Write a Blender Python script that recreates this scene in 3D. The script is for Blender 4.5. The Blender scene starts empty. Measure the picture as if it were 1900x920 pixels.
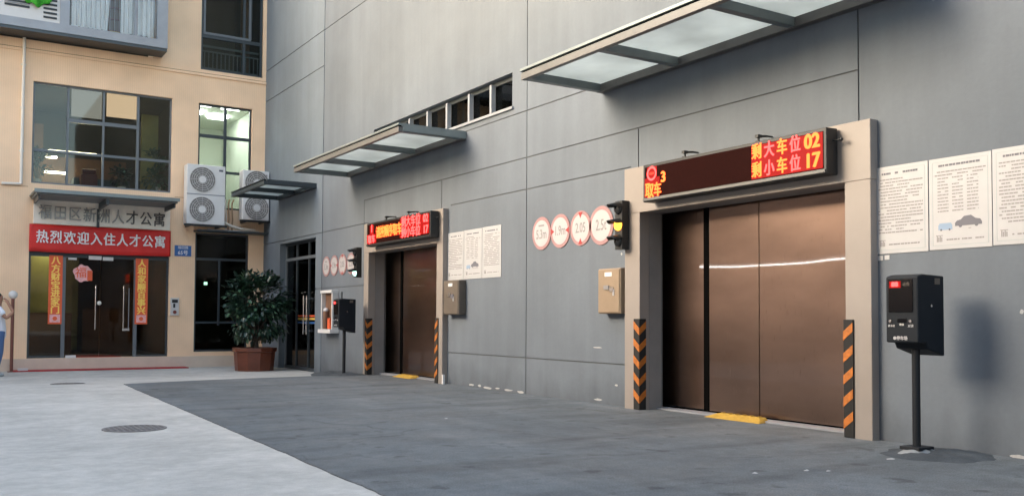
import bpy, math, random
from mathutils import Vector, Matrix, noise
random.seed(11)
R = math.radians
sc = bpy.context.scene
COL = sc.collection

# ------------------------------------------------------------------ camera
cd = bpy.data.cameras.new('camera'); cam = bpy.data.objects.new('camera', cd); COL.objects.link(cam); sc.camera = cam
PIT, ROL, YAW, FPX, PY = .0354151075, .00518116763, .561261488, 1724.499, 530.647
fwd = Vector((math.sin(YAW)*math.cos(PIT), math.cos(YAW)*math.cos(PIT), math.sin(PIT)))
r0 = Vector((math.cos(YAW), -math.sin(YAW), 0)); u0 = r0.cross(fwd)
rr = math.cos(ROL)*r0 + math.sin(ROL)*u0; uu = -math.sin(ROL)*r0 + math.cos(ROL)*u0
m = Matrix((rr, uu, -fwd)).transposed().to_4x4(); m.translation = (0, 0, 1.1)
cam.matrix_world = m
cd.sensor_width = 36; cd.lens = FPX/1900*36; cd.shift_y = (PY-460)/1900
cd.clip_start = .05; cd.clip_end = 1500

# ------------------------------------------------------------------ light
SUN_DIR = Vector((-.86, .31, .42)).normalized()          # towards the soft bright part of the sky
elev = math.asin(SUN_DIR.z); azim = math.atan2(SUN_DIR.x, SUN_DIR.y)
w = bpy.data.worlds.new('World'); sc.world = w; w.use_nodes = True
nt = w.node_tree; bg = nt.nodes['Background']
sky = nt.nodes.new('ShaderNodeTexSky'); sky.sky_type = 'NISHITA'; sky.sun_disc = False
sky.sun_elevation = elev; sky.sun_rotation = azim; sky.air_density = 1.0; sky.dust_density = 1.6; sky.ozone_density = .8
wbm = nt.nodes.new('ShaderNodeVectorMath'); wbm.operation = 'MULTIPLY'; wbm.inputs[1].default_value = (1.10, 1.015, .86)   # thin high cloud: the sky is less blue
nt.links.new(sky.outputs[0], wbm.inputs[0]); nt.links.new(wbm.outputs[0], bg.inputs[0]); bg.inputs[1].default_value = .15
sd = bpy.data.lights.new('sun', 'SUN'); sd.energy = .24; sd.angle = R(24); sd.color = (1, .96, .90)
sun = bpy.data.objects.new('sun', sd); COL.objects.link(sun)
sun.rotation_euler = SUN_DIR.to_track_quat('Z', 'Y').to_euler(); sun.location = (-20, 20, 30)
vs = sc.view_settings; vs.view_transform = 'Standard'; vs.look = 'None'; vs.gamma = 1; vs.exposure = 2.84; vs.use_curve_mapping = False
sc.cycles.use_denoising = True; sc.cycles.max_bounces = 8

# ------------------------------------------------------------------ materials
def mat(name, col, rough=.6, metal=0, var=.0, scale=3, bump=0, bscale=60, emit=0, spec=.5, stretch=None, coat=0):
    M = bpy.data.materials.new(name); M.use_nodes = True; t = M.node_tree; b = t.nodes['Principled BSDF']
    c4 = (*col, 1)
    b.inputs['Base Color'].default_value = c4; b.inputs['Roughness'].default_value = rough; b.inputs['Metallic'].default_value = metal
    b.inputs['Specular IOR Level'].default_value = spec; b.inputs['Coat Weight'].default_value = coat
    if emit:
        b.inputs['Emission Color'].default_value = c4; b.inputs['Emission Strength'].default_value = emit
        b.inputs['Base Color'].default_value = (*[k*.04 for k in col], 1); b.inputs['Specular IOR Level'].default_value = .1
    if var or bump:
        tc = t.nodes.new('ShaderNodeTexCoord'); mp = t.nodes.new('ShaderNodeMapping'); t.links.new(tc.outputs['Object'], mp.inputs[0])
        if stretch: mp.inputs['Scale'].default_value = stretch
    if var:
        n = t.nodes.new('ShaderNodeTexNoise'); n.inputs['Scale'].default_value = scale; n.inputs['Detail'].default_value = 8; n.inputs['Roughness'].default_value = .62
        t.links.new(mp.outputs[0], n.inputs['Vector'])
        r = t.nodes.new('ShaderNodeMapRange'); r.inputs[1].default_value = .3; r.inputs[2].default_value = .7
        r.inputs[3].default_value = 1-var; r.inputs[4].default_value = 1+var*.7; t.links.new(n.outputs[0], r.inputs[0])
        x = t.nodes.new('ShaderNodeVectorMath'); x.operation = 'SCALE'; x.inputs[0].default_value = col; t.links.new(r.outputs[0], x.inputs['Scale'])
        t.links.new(x.outputs[0], b.inputs['Base Color'])
    if bump:
        n2 = t.nodes.new('ShaderNodeTexNoise'); n2.inputs['Scale'].default_value = bscale; n2.inputs['Detail'].default_value = 4
        t.links.new(mp.outputs[0], n2.inputs['Vector'])
        bp = t.nodes.new('ShaderNodeBump'); bp.inputs['Strength'].default_value = bump; bp.inputs['Distance'].default_value = .01
        t.links.new(n2.outputs[0], bp.inputs['Height']); t.links.new(bp.outputs[0], b.inputs['Normal'])
    return M

def N(t, kind, **kw):
    n = t.nodes.new(kind)
    for k, v in kw.items(): setattr(n, k, v)
    return n

def wall_paint(name, col):
    """matt painted render: cloudy patches, faint runs, grime rising from the foot"""
    M = mat(name, col, rough=.78, spec=.3); t = M.node_tree; b = t.nodes['Principled BSDF']
    tc = N(t, 'ShaderNodeTexCoord')
    def noise_(scale, stretch, detail=6):
        mp = N(t, 'ShaderNodeMapping'); mp.inputs['Scale'].default_value = stretch; t.links.new(tc.outputs['Object'], mp.inputs[0])
        n = N(t, 'ShaderNodeTexNoise'); n.inputs['Scale'].default_value = scale; n.inputs['Detail'].default_value = detail; n.inputs['Roughness'].default_value = .6
        t.links.new(mp.outputs[0], n.inputs['Vector']); return n.outputs[0]
    def rng(s, a, b_, c, d):
        r = N(t, 'ShaderNodeMapRange'); r.inputs[1].default_value = a; r.inputs[2].default_value = b_; r.inputs[3].default_value = c; r.inputs[4].default_value = d
        t.links.new(s, r.inputs[0]); return r.outputs[0]
    def mul(a, b_):
        x = N(t, 'ShaderNodeMath', operation='MULTIPLY'); t.links.new(a, x.inputs[0]); t.links.new(b_, x.inputs[1]); return x.outputs[0]
    cloud = rng(noise_(.55, (1, 1, 1)), .3, .7, .86, 1.10)
    runs = rng(noise_(1.0, (3, 3, .22)), .35, .7, 1.03, .90)
    fine = rng(noise_(22, (1, 1, 1), 3), .3, .7, .975, 1.02)
    sep = N(t, 'ShaderNodeSeparateXYZ'); t.links.new(tc.outputs['Object'], sep.inputs[0])
    add = N(t, 'ShaderNodeMath', operation='MULTIPLY_ADD'); t.links.new(noise_(2.2, (1, 1, .6)), add.inputs[0]); add.inputs[1].default_value = .9; t.links.new(sep.outputs['Z'], add.inputs[2])
    grime = rng(add.outputs[0], .22, .85, .64, 1.0)
    cy = N(t, 'ShaderNodeMath', operation='SNAP'); cz = N(t, 'ShaderNodeMath', operation='GREATER_THAN'); cz2 = N(t, 'ShaderNodeMath', operation='GREATER_THAN')
    t.links.new(sep.outputs['Z'], cz.inputs[0]); cz.inputs[1].default_value = 3.475; t.links.new(sep.outputs['Z'], cz2.inputs[0]); cz2.inputs[1].default_value = .535
    yy = N(t, 'ShaderNodeMath', operation='GREATER_THAN'); t.links.new(sep.outputs['Y'], yy.inputs[0]); yy.inputs[1].default_value = -.59
    cv = N(t, 'ShaderNodeCombineXYZ'); t.links.new(cz.outputs[0], cv.inputs[0]); t.links.new(cz2.outputs[0], cv.inputs[1]); t.links.new(yy.outputs[0], cv.inputs[2])
    wn = N(t, 'ShaderNodeTexWhiteNoise'); t.links.new(cv.outputs[0], wn.inputs['Vector'])
    f = mul(mul(mul(cloud, runs), mul(fine, grime)), rng(wn.outputs['Value'], 0, 1, .96, 1.05))
    x = N(t, 'ShaderNodeVectorMath', operation='SCALE'); x.inputs[0].default_value = col; t.links.new(f, x.inputs['Scale']); t.links.new(x.outputs[0], b.inputs['Base Color'])
    bp = N(t, 'ShaderNodeBump'); bp.inputs['Strength'].default_value = .25; bp.inputs['Distance'].default_value = .01
    t.links.new(noise_(9, (1, 1, 1), 8), bp.inputs['Height']); t.links.new(bp.outputs[0], b.inputs['Normal'])
    return M

def ground_mat(name, col, blotch, speck, rough=.9, tint=None, speckscale=120, tracks=False):
    M = mat(name, col, rough=rough, spec=.25); t = M.node_tree; b = t.nodes['Principled BSDF']
    tc = N(t, 'ShaderNodeTexCoord')
    def noise_(scale, st=(1, 1, 1), detail=8, r=.65):
        mp = N(t, 'ShaderNodeMapping'); mp.inputs['Scale'].default_value = st; t.links.new(tc.outputs['Object'], mp.inputs[0])
        n = N(t, 'ShaderNodeTexNoise'); n.inputs['Scale'].default_value = scale; n.inputs['Detail'].default_value = detail; n.inputs['Roughness'].default_value = r
        t.links.new(mp.outputs[0], n.inputs['Vector']); return n.outputs[0]
    def rng(s, a, b_, c, d):
        r = N(t, 'ShaderNodeMapRange'); r.inputs[1].default_value = a; r.inputs[2].default_value = b_; r.inputs[3].default_value = c; r.inputs[4].default_value = d
        t.links.new(s, r.inputs[0]); return r.outputs[0]
    def mul(a, b_):
        x = N(t, 'ShaderNodeMath', operation='MULTIPLY'); t.links.new(a, x.inputs[0]); t.links.new(b_, x.inputs[1]); return x.outputs[0]
    f = mul(mul(rng(noise_(.45), .3, .7, 1-blotch, 1+blotch*.6), mul(rng(noise_(2.5), .35, .65, 1-blotch*.5, 1+blotch*.4), rng(noise_(9, detail=6, r=.7), .38, .66, 1-blotch*.45, 1+blotch*.3))), rng(noise_(speckscale, detail=2), .3, .7, 1-speck, 1+speck))
    mx = N(t, 'ShaderNodeMix', data_type='RGBA'); mx.inputs[6].default_value = (*col, 1); mx.inputs[7].default_value = (*(tint or col), 1)
    t.links.new(rng(noise_(.8, detail=5), .45, .7, 0, 1), mx.inputs[0])
    x = N(t, 'ShaderNodeVectorMath', operation='SCALE'); t.links.new(mx.outputs[2], x.inputs[0]); t.links.new(f, x.inputs['Scale']); t.links.new(x.outputs[0], b.inputs['Base Color'])
    vd = N(t, 'ShaderNodeMix', data_type='VECTOR'); nz = N(t, 'ShaderNodeTexNoise'); nz.inputs['Scale'].default_value = 1.6; nz.inputs['Detail'].default_value = 6
    t.links.new(tc.outputs['Object'], nz.inputs['Vector']); vd.inputs[0].default_value = .22
    t.links.new(tc.outputs['Object'], vd.inputs[4]); t.links.new(nz.outputs[1], vd.inputs[5])
    vo = N(t, 'ShaderNodeTexVoronoi', feature='DISTANCE_TO_EDGE'); vo.inputs['Scale'].default_value = .42; t.links.new(vd.outputs[1], vo.inputs['Vector'])
    cr = rng(vo.outputs[0], .0, .0035, 1, 0); cm = mul(cr, rng(noise_(.6, detail=2), .50, .60, 0, .5 if tracks else .0)); inv = rng(cm, 0, 1, 1, 0)
    x0_ = N(t, 'ShaderNodeVectorMath', operation='SCALE'); t.links.new(x.outputs[0], x0_.inputs[0]); t.links.new(inv, x0_.inputs['Scale']); t.links.new(x0_.outputs[0], b.inputs['Base Color']); x = x0_
    if tracks:
        def band(scale, st, lo, hi, amt):
            return rng(noise_(scale, st, 4, .5), lo, hi, 1, amt)
        f2 = mul(mul(band(1.0, (.35, 1.9, 1), .50, .66, .72), band(.9, (2.2, .5, 1), .52, .66, 1.16)), band(3.6, (1, 1, 1), .62, .70, .60))
        x2 = N(t, 'ShaderNodeVectorMath', operation='SCALE'); t.links.new(x.outputs[0], x2.inputs[0]); t.links.new(f2, x2.inputs['Scale']); t.links.new(x2.outputs[0], b.inputs['Base Color'])
    bp = N(t, 'ShaderNodeBump'); bp.inputs['Strength'].default_value = .5; bp.inputs['Distance'].default_value = .008
    t.links.new(noise_(speckscale*.6, detail=3), bp.inputs['Height']); t.links.new(bp.outputs[0], b.inputs['Normal'])
    t.links.new(rng(noise_(1.3), .3, .7, rough-.12, rough), b.inputs['Roughness'])
    return M

def facade_mat(name, col):
    M = mat(name, col, rough=.7, spec=.3); t = M.node_tree; b = t.nodes['Principled BSDF']
    tc = N(t, 'ShaderNodeTexCoord'); sep = N(t, 'ShaderNodeSeparateXYZ'); t.links.new(tc.outputs['Object'], sep.inputs[0])
    comb = N(t, 'ShaderNodeCombineXYZ'); t.links.new(sep.outputs['X'], comb.inputs[0])
    wv = N(t, 'ShaderNodeTexWave'); wv.inputs['Scale'].default_value = 6.5; t.links.new(comb.outputs[0], wv.inputs['Vector'])
    n = N(t, 'ShaderNodeTexNoise'); n.inputs['Scale'].default_value = 1.1; n.inputs['Detail'].default_value = 8; t.links.new(tc.outputs['Object'], n.inputs['Vector'])
    r1 = N(t, 'ShaderNodeMapRange'); r1.inputs[3].default_value = .975; r1.inputs[4].default_value = 1.015; t.links.new(wv.outputs[1], r1.inputs[0])
    r2 = N(t, 'ShaderNodeMapRange'); r2.inputs[1].default_value = .3; r2.inputs[2].default_value = .7; r2.inputs[3].default_value = .88; r2.inputs[4].default_value = 1.06; t.links.new(n.outputs[0], r2.inputs[0])
    mm = N(t, 'ShaderNodeMath', operation='MULTIPLY'); t.links.new(r1.outputs[0], mm.inputs[0]); t.links.new(r2.outputs[0], mm.inputs[1])
    x = N(t, 'ShaderNodeVectorMath', operation='SCALE'); x.inputs[0].default_value = col; t.links.new(mm.outputs[0], x.inputs['Scale']); t.links.new(x.outputs[0], b.inputs['Base Color'])
    bp = N(t, 'ShaderNodeBump'); bp.inputs['Strength'].default_value = .3; bp.inputs['Distance'].default_value = .01
    t.links.new(wv.outputs[1], bp.inputs['Height']); t.links.new(bp.outputs[0], b.inputs['Normal']); bp.inputs['Strength'].default_value = .12
    return M

def steel_mat(name, col, rough=.25, wav=.35):
    """brushed sheet steel: vertical grain, slight oil-canning"""
    M = mat(name, col, rough=rough, metal=1, coat=.6); t = M.node_tree; b = t.nodes['Principled BSDF']; b.inputs['Coat Roughness'].default_value = .02
    tc = N(t, 'ShaderNodeTexCoord')
    def noise_(scale, st, detail=3):
        mp = N(t, 'ShaderNodeMapping'); mp.inputs['Scale'].default_value = st; t.links.new(tc.outputs['Object'], mp.inputs[0])
        n = N(t, 'ShaderNodeTexNoise'); n.inputs['Scale'].default_value = scale; n.inputs['Detail'].default_value = detail
        t.links.new(mp.outputs[0], n.inputs['Vector']); return n.outputs[0]
    g = noise_(320, (1, 1, .015), 3)
    r = N(t, 'ShaderNodeMapRange'); r.inputs[1].default_value = .25; r.inputs[2].default_value = .75; r.inputs[3].default_value = rough-.02; r.inputs[4].default_value = rough+.03
    t.links.new(g, r.inputs[0]); t.links.new(r.outputs[0], b.inputs['Roughness'])
    bp = N(t, 'ShaderNodeBump'); bp.inputs['Strength'].default_value = .003; bp.inputs['Distance'].default_value = .01; t.links.new(g, bp.inputs['Height'])
    bq = N(t, 'ShaderNodeBump'); bq.inputs['Strength'].default_value = wav; bq.inputs['Distance'].default_value = .05; t.links.new(noise_(1.7, (1, 1, .8), 0), bq.inputs['Height'])
    t.links.new(bq.outputs[0], b.inputs['Normal']); t.links.new(bq.outputs[0], b.inputs['Coat Normal'])
    s = noise_(.8, (1, .6, 1.6), 5)
    r2 = N(t, 'ShaderNodeMapRange'); r2.inputs[1].default_value = .3; r2.inputs[2].default_value = .7; r2.inputs[3].default_value = .62; r2.inputs[4].default_value = 1.25; t.links.new(s, r2.inputs[0])
    x = N(t, 'ShaderNodeVectorMath', operation='SCALE'); x.inputs[0].default_value = col; t.links.new(r2.outputs[0], x.inputs['Scale']); t.links.new(x.outputs[0], b.inputs['Base Color'])
    return M

def glass_mat(name, tint=(.75, .8, .78), refl=.0, rough=.02):
    M = bpy.data.materials.new(name); M.use_nodes = True; t = M.node_tree; t.nodes.clear()
    o = N(t, 'ShaderNodeOutputMaterial'); mx = N(t, 'ShaderNodeMixShader'); tr = N(t, 'ShaderNodeBsdfTransparent'); gl = N(t, 'ShaderNodeBsdfGlossy')
    tr.inputs[0].default_value = (*tint, 1); gl.inputs['Roughness'].default_value = rough
    fr = N(t, 'ShaderNodeFresnel'); fr.inputs[0].default_value = 1.38
    ad = N(t, 'ShaderNodeMath', operation='ADD', use_clamp=True); ad.inputs[1].default_value = refl; t.links.new(fr.outputs[0], ad.inputs[0])
    t.links.new(ad.outputs[0], mx.inputs[0]); t.links.new(tr.outputs[0], mx.inputs[1]); t.links.new(gl.outputs[0], mx.inputs[2]); t.links.new(mx.outputs[0], o.inputs[0])
    return M

def frosted_mat(name, col=(.66, .70, .695)):
    M = bpy.data.materials.new(name); M.use_nodes = True; t = M.node_tree; t.nodes.clear()
    o = N(t, 'ShaderNodeOutputMaterial'); a = N(t, 'ShaderNodeAddShader'); tl = N(t, 'ShaderNodeBsdfTranslucent'); mx = N(t, 'ShaderNodeMixShader'); df = N(t, 'ShaderNodeBsdfPrincipled')
    tc = N(t, 'ShaderNodeTexCoord'); n = N(t, 'ShaderNodeTexNoise'); n.inputs['Scale'].default_value = 1.4; n.inputs['Detail'].default_value = 7; t.links.new(tc.outputs['Object'], n.inputs['Vector'])
    r = N(t, 'ShaderNodeMapRange'); r.inputs[1].default_value = .3; r.inputs[2].default_value = .75; r.inputs[3].default_value = 1.05; r.inputs[4].default_value = .75; t.links.new(n.outputs[0], r.inputs[0])
    x = N(t, 'ShaderNodeVectorMath', operation='SCALE'); x.inputs[0].default_value = col; t.links.new(r.outputs[0], x.inputs['Scale'])
    t.links.new(x.outputs[0], tl.inputs[0]); t.links.new(x.outputs[0], df.inputs['Base Color']); df.inputs['Roughness'].default_value = .25
    mx.inputs[0].default_value = .25; t.links.new(tl.outputs[0], mx.inputs[1]); t.links.new(df.outputs[0], mx.inputs[2]); t.links.new(mx.outputs[0], o.inputs[0])
    return M

M = dict(
    wall=wall_paint('grey_wall_paint', (.124, .143, .166)),
    wall2=wall_paint('blue_grey_wall_paint', (.145, .172, .199)),
    facade=facade_mat('tan_facade', (.88, .615, .405)),
    trim=mat('pale_tan_trim', (.62, .50, .40), .7, var=.08),
    frame=mat('beige_door_surround', (.236, .206, .182), .5, var=.08, scale=1.5, bump=.08),
    reveal=mat('grey_reveal', (.20, .188, .178), .6, var=.15, scale=2),
    steel=steel_mat('brushed_steel', (.195, .130, .102), .29, .045),
    darkgap=mat('black_gap', (.003, .003, .003), .95, spec=0),
    concrete=ground_mat('pale_concrete', (.455, .438, .405), .20, .12, tint=(.50, .48, .445)),
    asphalt=ground_mat('grey_asphalt', (.118, .130, .137), .20, .32, tint=(.136, .140, .140), speckscale=90, tracks=True),
    iron=mat('cast_iron', (.16, .15, .145), .7, var=.2, scale=20, bump=.4),
    canopy=mat('painted_steel', (.125, .148, .152), .4, var=.12, scale=4),
    canopy_light=mat('aluminium_edge', (.20, .23, .23), .4, .4, var=.1, scale=5),
    canopy_dark=mat('dark_painted_steel', (.025, .035, .042), .4, var=.1),
    beam_warm=mat('weathered_beam', (.115, .112, .107), .45, .2, var=.15, scale=3),
    frosted=frosted_mat('frosted_glass'),
    glass=glass_mat('window_glass'), glassclear=glass_mat('clear_glass', (.95, .96, .96), .0), glassdark=glass_mat('tinted_glass', (.62, .61, .56), .0),
    winframe=mat('dark_grey_frame', (.032, .042, .050), .4, var=.1),
    winmid=mat('mid_grey_frame', (.12, .135, .15), .4, var=.1),
    winlight=mat('pale_grey_mullion', (.23, .24, .26), .5, var=.1),
    bay=mat('grey_bay_metal', (.28, .295, .32), .5, var=.12, scale=3),
    white=mat('white_plastic', (.66, .64, .62), .45, var=.05, scale=5),
    offwhite=mat('off_white_plate', (.56, .54, .52), .5, var=.06),
    black=mat('black_plastic', (.009, .010, .011), .45, var=.1),
    navy=mat('dark_blue_grey_housing', (.008, .011, .015), .6, var=.15, scale=6, spec=.2),
    screen=mat('black_screen', (.004, .004, .005), .12),
    rubber=mat('black_rubber', (.007, .0065, .006), .8, var=.2, scale=20),
    orange=mat('orange_reflector', (.40, .115, .008), .65, var=.4, scale=25),
    yellow=mat('worn_yellow_paint', (.45, .27, .035), .65, var=.22, scale=18),
    ledface=mat('led_board_face', (.014, .0022, .0015), .7, var=.15, scale=30, spec=.04),
    ledred=mat('led_red', (1, .03, .015), .5, emit=.5),
    ledglow=mat('led_red_halo', (.80, .004, .003), .5, emit=.10),  # glow stands in for the red bloom of the LED characters
    ledorange=mat('led_orange', (1, .115, .02), .5, emit=.75),
    ledpink=mat('led_pink', (1, .055, .05), .5, emit=.75),
    amber=mat('amber_lamp', (1, .30, .03), .4, emit=.8), green=mat('green_lamp', (.45, 1, .80), .4, emit=.7), lens=mat('dark_lens', (.02, .02, .02), .2),
    bannerred=mat('red_banner_cloth', (.62, .022, .018), .6, var=.1, scale=2, bump=.3, bscale=4),
    redpaper=mat('red_paper', (.75, .11, .03), .55, var=.1), gold=mat('gold_ink', (.95, .62, .12), .4),
    bannerwhite=mat('white_lettering', (.80, .78, .79), .6), pink=mat('pink_papercut', (.80, .42, .42), .6, var=.2, scale=20),
    signpanel=mat('beige_sign_panel', (.84, .79, .70), .55, var=.08), letter=mat('bronze_letters', (.10, .095, .095), .35, .4, var=.35, scale=6),
    letteredge=mat('silver_letters', (.24, .235, .23), .35, .5, var=.3, scale=6),
    paper=mat('white_poster', (.36, .36, .365), .5, var=.05, scale=4), ink=mat('grey_print', (.19, .18, .18), .6), inkdark=mat('dark_print', (.10, .10, .12), .6),
    paleink=mat('pale_border_print', (.28, .32, .32), .6),
    signring=mat('faded_red_ring', (.30, .165, .165), .5, var=.15, scale=8), signred=mat('deep_red', (.30, .02, .02), .5), signface=mat('sign_white', (.37, .36, .36), .5, var=.05),
    box=mat('tan_enclosure', (.235, .17, .11), .5, var=.1, scale=4), boxdark=mat('brown_enclosure', (.10, .08, .062), .5, var=.2, scale=4), chrome=mat('chrome', (.7, .7, .7), .2, 1),
    pot=mat('brown_glazed_pot', (.115, .030, .014), .4, var=.25, scale=4), soil=mat('dark_soil', (.03, .022, .015), .9),
    leaf=mat('glossy_leaf', (.014, .038, .024), .32, var=.35, scale=4), leaf2=mat('young_leaf', (.05, .11, .06), .34, var=.3, scale=4), bark=mat('bark', (.08, .06, .045), .9, var=.2),
    curtain=mat('white_curtain', (.88, .87, .86), .8, var=.05), greencloth=mat('bright_green_cloth', (.05, .42, .03), .7, var=.2, scale=3),
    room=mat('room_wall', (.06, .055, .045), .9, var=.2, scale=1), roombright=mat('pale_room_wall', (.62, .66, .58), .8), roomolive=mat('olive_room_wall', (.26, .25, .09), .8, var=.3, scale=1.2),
    roomfloor=mat('dark_floor', (.06, .035, .03), .3), roombrown=mat('brown_room_wall', (.16, .08, .045), .7, var=.3, scale=1),
    lamp=mat('ceiling_lamp', (1, .98, .93), .5, emit=5), warmlit=mat('warm_pane_glow', (1, .66, .42), .5, emit=.15), dimlit=mat('pale_pane_sheen', (.45, .40, .35), .8, emit=.12), striplamp=mat('strip_lamp', (1, .97, .92), .5, emit=6), lampdim=mat('soft_lamp', (1, .82, .52), .5, emit=6),  # warm and pale panels glow as stand-ins for window highlights
    redmat=mat('red_carpet', (.36, .035, .035), .9, var=.2, scale=8), blue=mat('blue_plate', (.03, .12, .35), .4), 
    skin=mat('skin', (.33, .17, .11), .55), hair=mat('black_hair', (.012, .01, .009), .5), shirt=mat('white_shirt', (.72, .74, .80), .8), jeans=mat('blue_jeans', (.07, .13, .27), .8), shoe=mat('grey_shoes', (.30, .32, .33), .6),
    postbrown=mat('brown_post', (.16, .055, .04), .5), grille=mat('warm_grey_grille', (.20, .185, .175), .6), pipe=mat('cream_pipe', (.72, .66, .58), .5), metalpost=mat('black_post', (.010, .012, .015), .5, spec=.25),
    scuff=mat('exposed_white_filler', (.36, .36, .35), .8, var=.2, scale=30), mound=ground_mat('dark_patching_mortar', (.06, .068, .075), .3, .2), moundlight=mat('pale_mortar', (.20, .21, .215), .85, var=.25, scale=12, bump=.5, bscale=30),
    opp=wall_paint('brown_render', (.34, .21, .14)), opplow=wall_paint('pale_render', (.30, .25, .21)), oppwhite=mat('white_ledge', (.8, .8, .78), .5), copper=mat('copper_pipe', (.45, .27, .16), .5),
    chair=mat('red_brown_chair', (.16, .03, .02), .6),
)

# ------------------------------------------------------------------ mesh builder
class MB:
    def __init__(s): s.v = []; s.f = []; s.m = []; s.s = []; s.mats = []
    def mi(s, m):
        if m not in s.mats: s.mats.append(m)
        return s.mats.index(m)
    def add(s, vs, fs, m, smooth=False):
        o = len(s.v); s.v += [tuple(v) for v in vs]; k = s.mi(m)
        for f in fs: s.f.append(tuple(o+i for i in f)); s.m.append(k); s.s.append(smooth)
    def box(s, x0, x1, y0, y1, z0, z1, m):
        if x0 > x1: x0, x1 = x1, x0
        if y0 > y1: y0, y1 = y1, y0
        if z0 > z1: z0, z1 = z1, z0
        vs = [(x0,y0,z0),(x1,y0,z0),(x1,y1,z0),(x0,y1,z0),(x0,y0,z1),(x1,y0,z1),(x1,y1,z1),(x0,y1,z1)]
        s.add(vs, [(0,3,2,1),(4,5,6,7),(0,1,5,4),(1,2,6,5),(2,3,7,6),(3,0,4,7)], m)
    def quad(s, a, b, c, d, m): s.add([a, b, c, d], [(0, 1, 2, 3)], m)
    def tube(s, p0, p1, r0, m, r1=None, seg=14, caps=True):
        p0, p1 = Vector(p0), Vector(p1); r1 = r0 if r1 is None else r1
        d = (p1-p0).normalized(); a = d.orthogonal().normalized(); b = d.cross(a)
        vs = [p+(a*math.cos(t)+b*math.sin(t))*r for p, r in ((p0, r0), (p1, r1)) for t in (2*math.pi*i/seg for i in range(seg))]
        s.add(vs, [(i, (i+1) % seg, seg+(i+1) % seg, seg+i) for i in range(seg)], m, True)
        if caps: s.add(vs, [tuple(range(seg))[::-1], tuple(range(seg, 2*seg))], m)
    def path(s, pts, r, m, seg=8):
        for a, b in zip(pts, pts[1:]): s.tube(a, b, r, m, seg=seg)
    def disc(s, c, n, r, m, thick=.006, seg=32):
        c = Vector(c); n = Vector(n).normalized(); s.tube(c, c+n*thick, r, m, seg=seg)
    def ball(s, c, r, m, seg=12, sq=(1, 1, 1)):
        vs = []; fs = []
        for i in range(seg+1):
            t = math.pi*i/seg
            for j in range(2*seg):
                p = math.pi*j/seg; vs.append((c[0]+r*sq[0]*math.sin(t)*math.cos(p), c[1]+r*sq[1]*math.sin(t)*math.sin(p), c[2]+r*sq[2]*math.cos(t)))
        n = 2*seg
        for i in range(seg):
            for j in range(n): fs.append((i*n+j, (i+1)*n+j, (i+1)*n+(j+1) % n, i*n+(j+1) % n))
        s.add(vs, fs, m, True)
    def text(s, txt, size, origin, m, face='wall', extrude=.004, bold=0, align='CENTER', stretch=1.0):
        cu = bpy.data.curves.new('t', 'FONT'); cu.body = txt; cu.size = size; cu.extrude = extrude/2; cu.offset = min(bold, .0015)
        cu.align_x = align; cu.align_y = 'CENTER'; cu.resolution_u = 3
        ob = bpy.data.objects.new('t', cu); COL.objects.link(ob)
        dg = bpy.context.evaluated_depsgraph_get(); me = ob.evaluated_get(dg).to_mesh()
        U, Nn = (Vector((0, -1, 0)), Vector((-1, 0, 0))) if face == 'wall' else (Vector((1, 0, 0)), Vector((0, -1, 0)))
        o = Vector(origin)
        vs = [o+U*v.co.x*stretch+Vector((0, 0, v.co.y))+Nn*v.co.z for v in me.vertices]
        s.add(vs, [tuple(p.vertices) for p in me.polygons], m)
        if bold > .0025:
            for k, (du, dv) in enumerate(((bold*.8, 0), (-bold*.8, 0), (0, bold*.7))): s.add([v+U*du+Vector((0, 0, dv))-Nn*.0006*(k+1) for v in vs], [tuple(p.vertices) for p in me.polygons], m)
        ob.evaluated_get(dg).to_mesh_clear(); bpy.data.objects.remove(ob); bpy.data.curves.remove(cu)
    def build(s, name, parent=None, root=None, bevel=0, loc=None):
        """root/loc: world position used as the object's own origin"""
        org = Vector(loc) if loc is not None else (world_of(parent) if parent else Vector((0, 0, 0)))
        me = bpy.data.meshes.new(name); me.from_pydata([tuple(Vector(v)-org) for v in s.v], [], s.f)
        for mm in s.mats: me.materials.append(mm)
        me.polygons.foreach_set('material_index', s.m); me.polygons.foreach_set('use_smooth', s.s); me.update()
        o = bpy.data.objects.new(name, me); COL.objects.link(o)
        if parent: o.parent = parent; o.location = org-world_of(parent)
        else: o.location = org
        if bevel:
            b = o.modifiers.new('bevel', 'BEVEL'); b.width = bevel; b.segments = 2; b.limit_method = 'ANGLE'
        return o

def split_build(mb, name, parent=None, **kw):
    """each connected piece becomes an object of its own"""
    par = list(range(len(mb.v)))
    def fd(i):
        while par[i] != i: par[i] = par[par[i]]; i = par[i]
        return i
    for f in mb.f:
        for k in f[1:]: par[fd(f[0])] = fd(k)
    groups = {}
    for i, f in enumerate(mb.f): groups.setdefault(fd(f[0]), []).append(i)
    out = []
    for ids in groups.values():
        n = MB(); n.mats = mb.mats; mp = {}
        for i in ids:
            f = []
            for k in mb.f[i]:
                if k not in mp: mp[k] = len(n.v); n.v.append(mb.v[k])
                f.append(mp[k])
            n.f.append(tuple(f)); n.m.append(mb.m[i]); n.s.append(mb.s[i])
        out.append(n.build(name, parent, **kw))
    return out

def world_of(o):
    p = Vector((0, 0, 0))
    while o: p += o.location; o = o.parent
    return p
def empty(name, loc, label, cat, group=None):
    o = bpy.data.objects.new(name, None); COL.objects.link(o); o.location = loc; o.empty_display_size = .2
    return tag(o, label, cat, group)
def tag(o, label=None, cat=None, group=None, kind=None):
    if label: o['label'] = label
    if cat: o['category'] = cat
    if group: o['group'] = group
    if kind: o['kind'] = kind
    return o
def sub_empty(name, parent, loc):
    o = bpy.data.objects.new(name, None); COL.objects.link(o); o.parent = parent; o.location = Vector(loc)-world_of(parent); o.empty_display_size = .1
    return o

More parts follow.
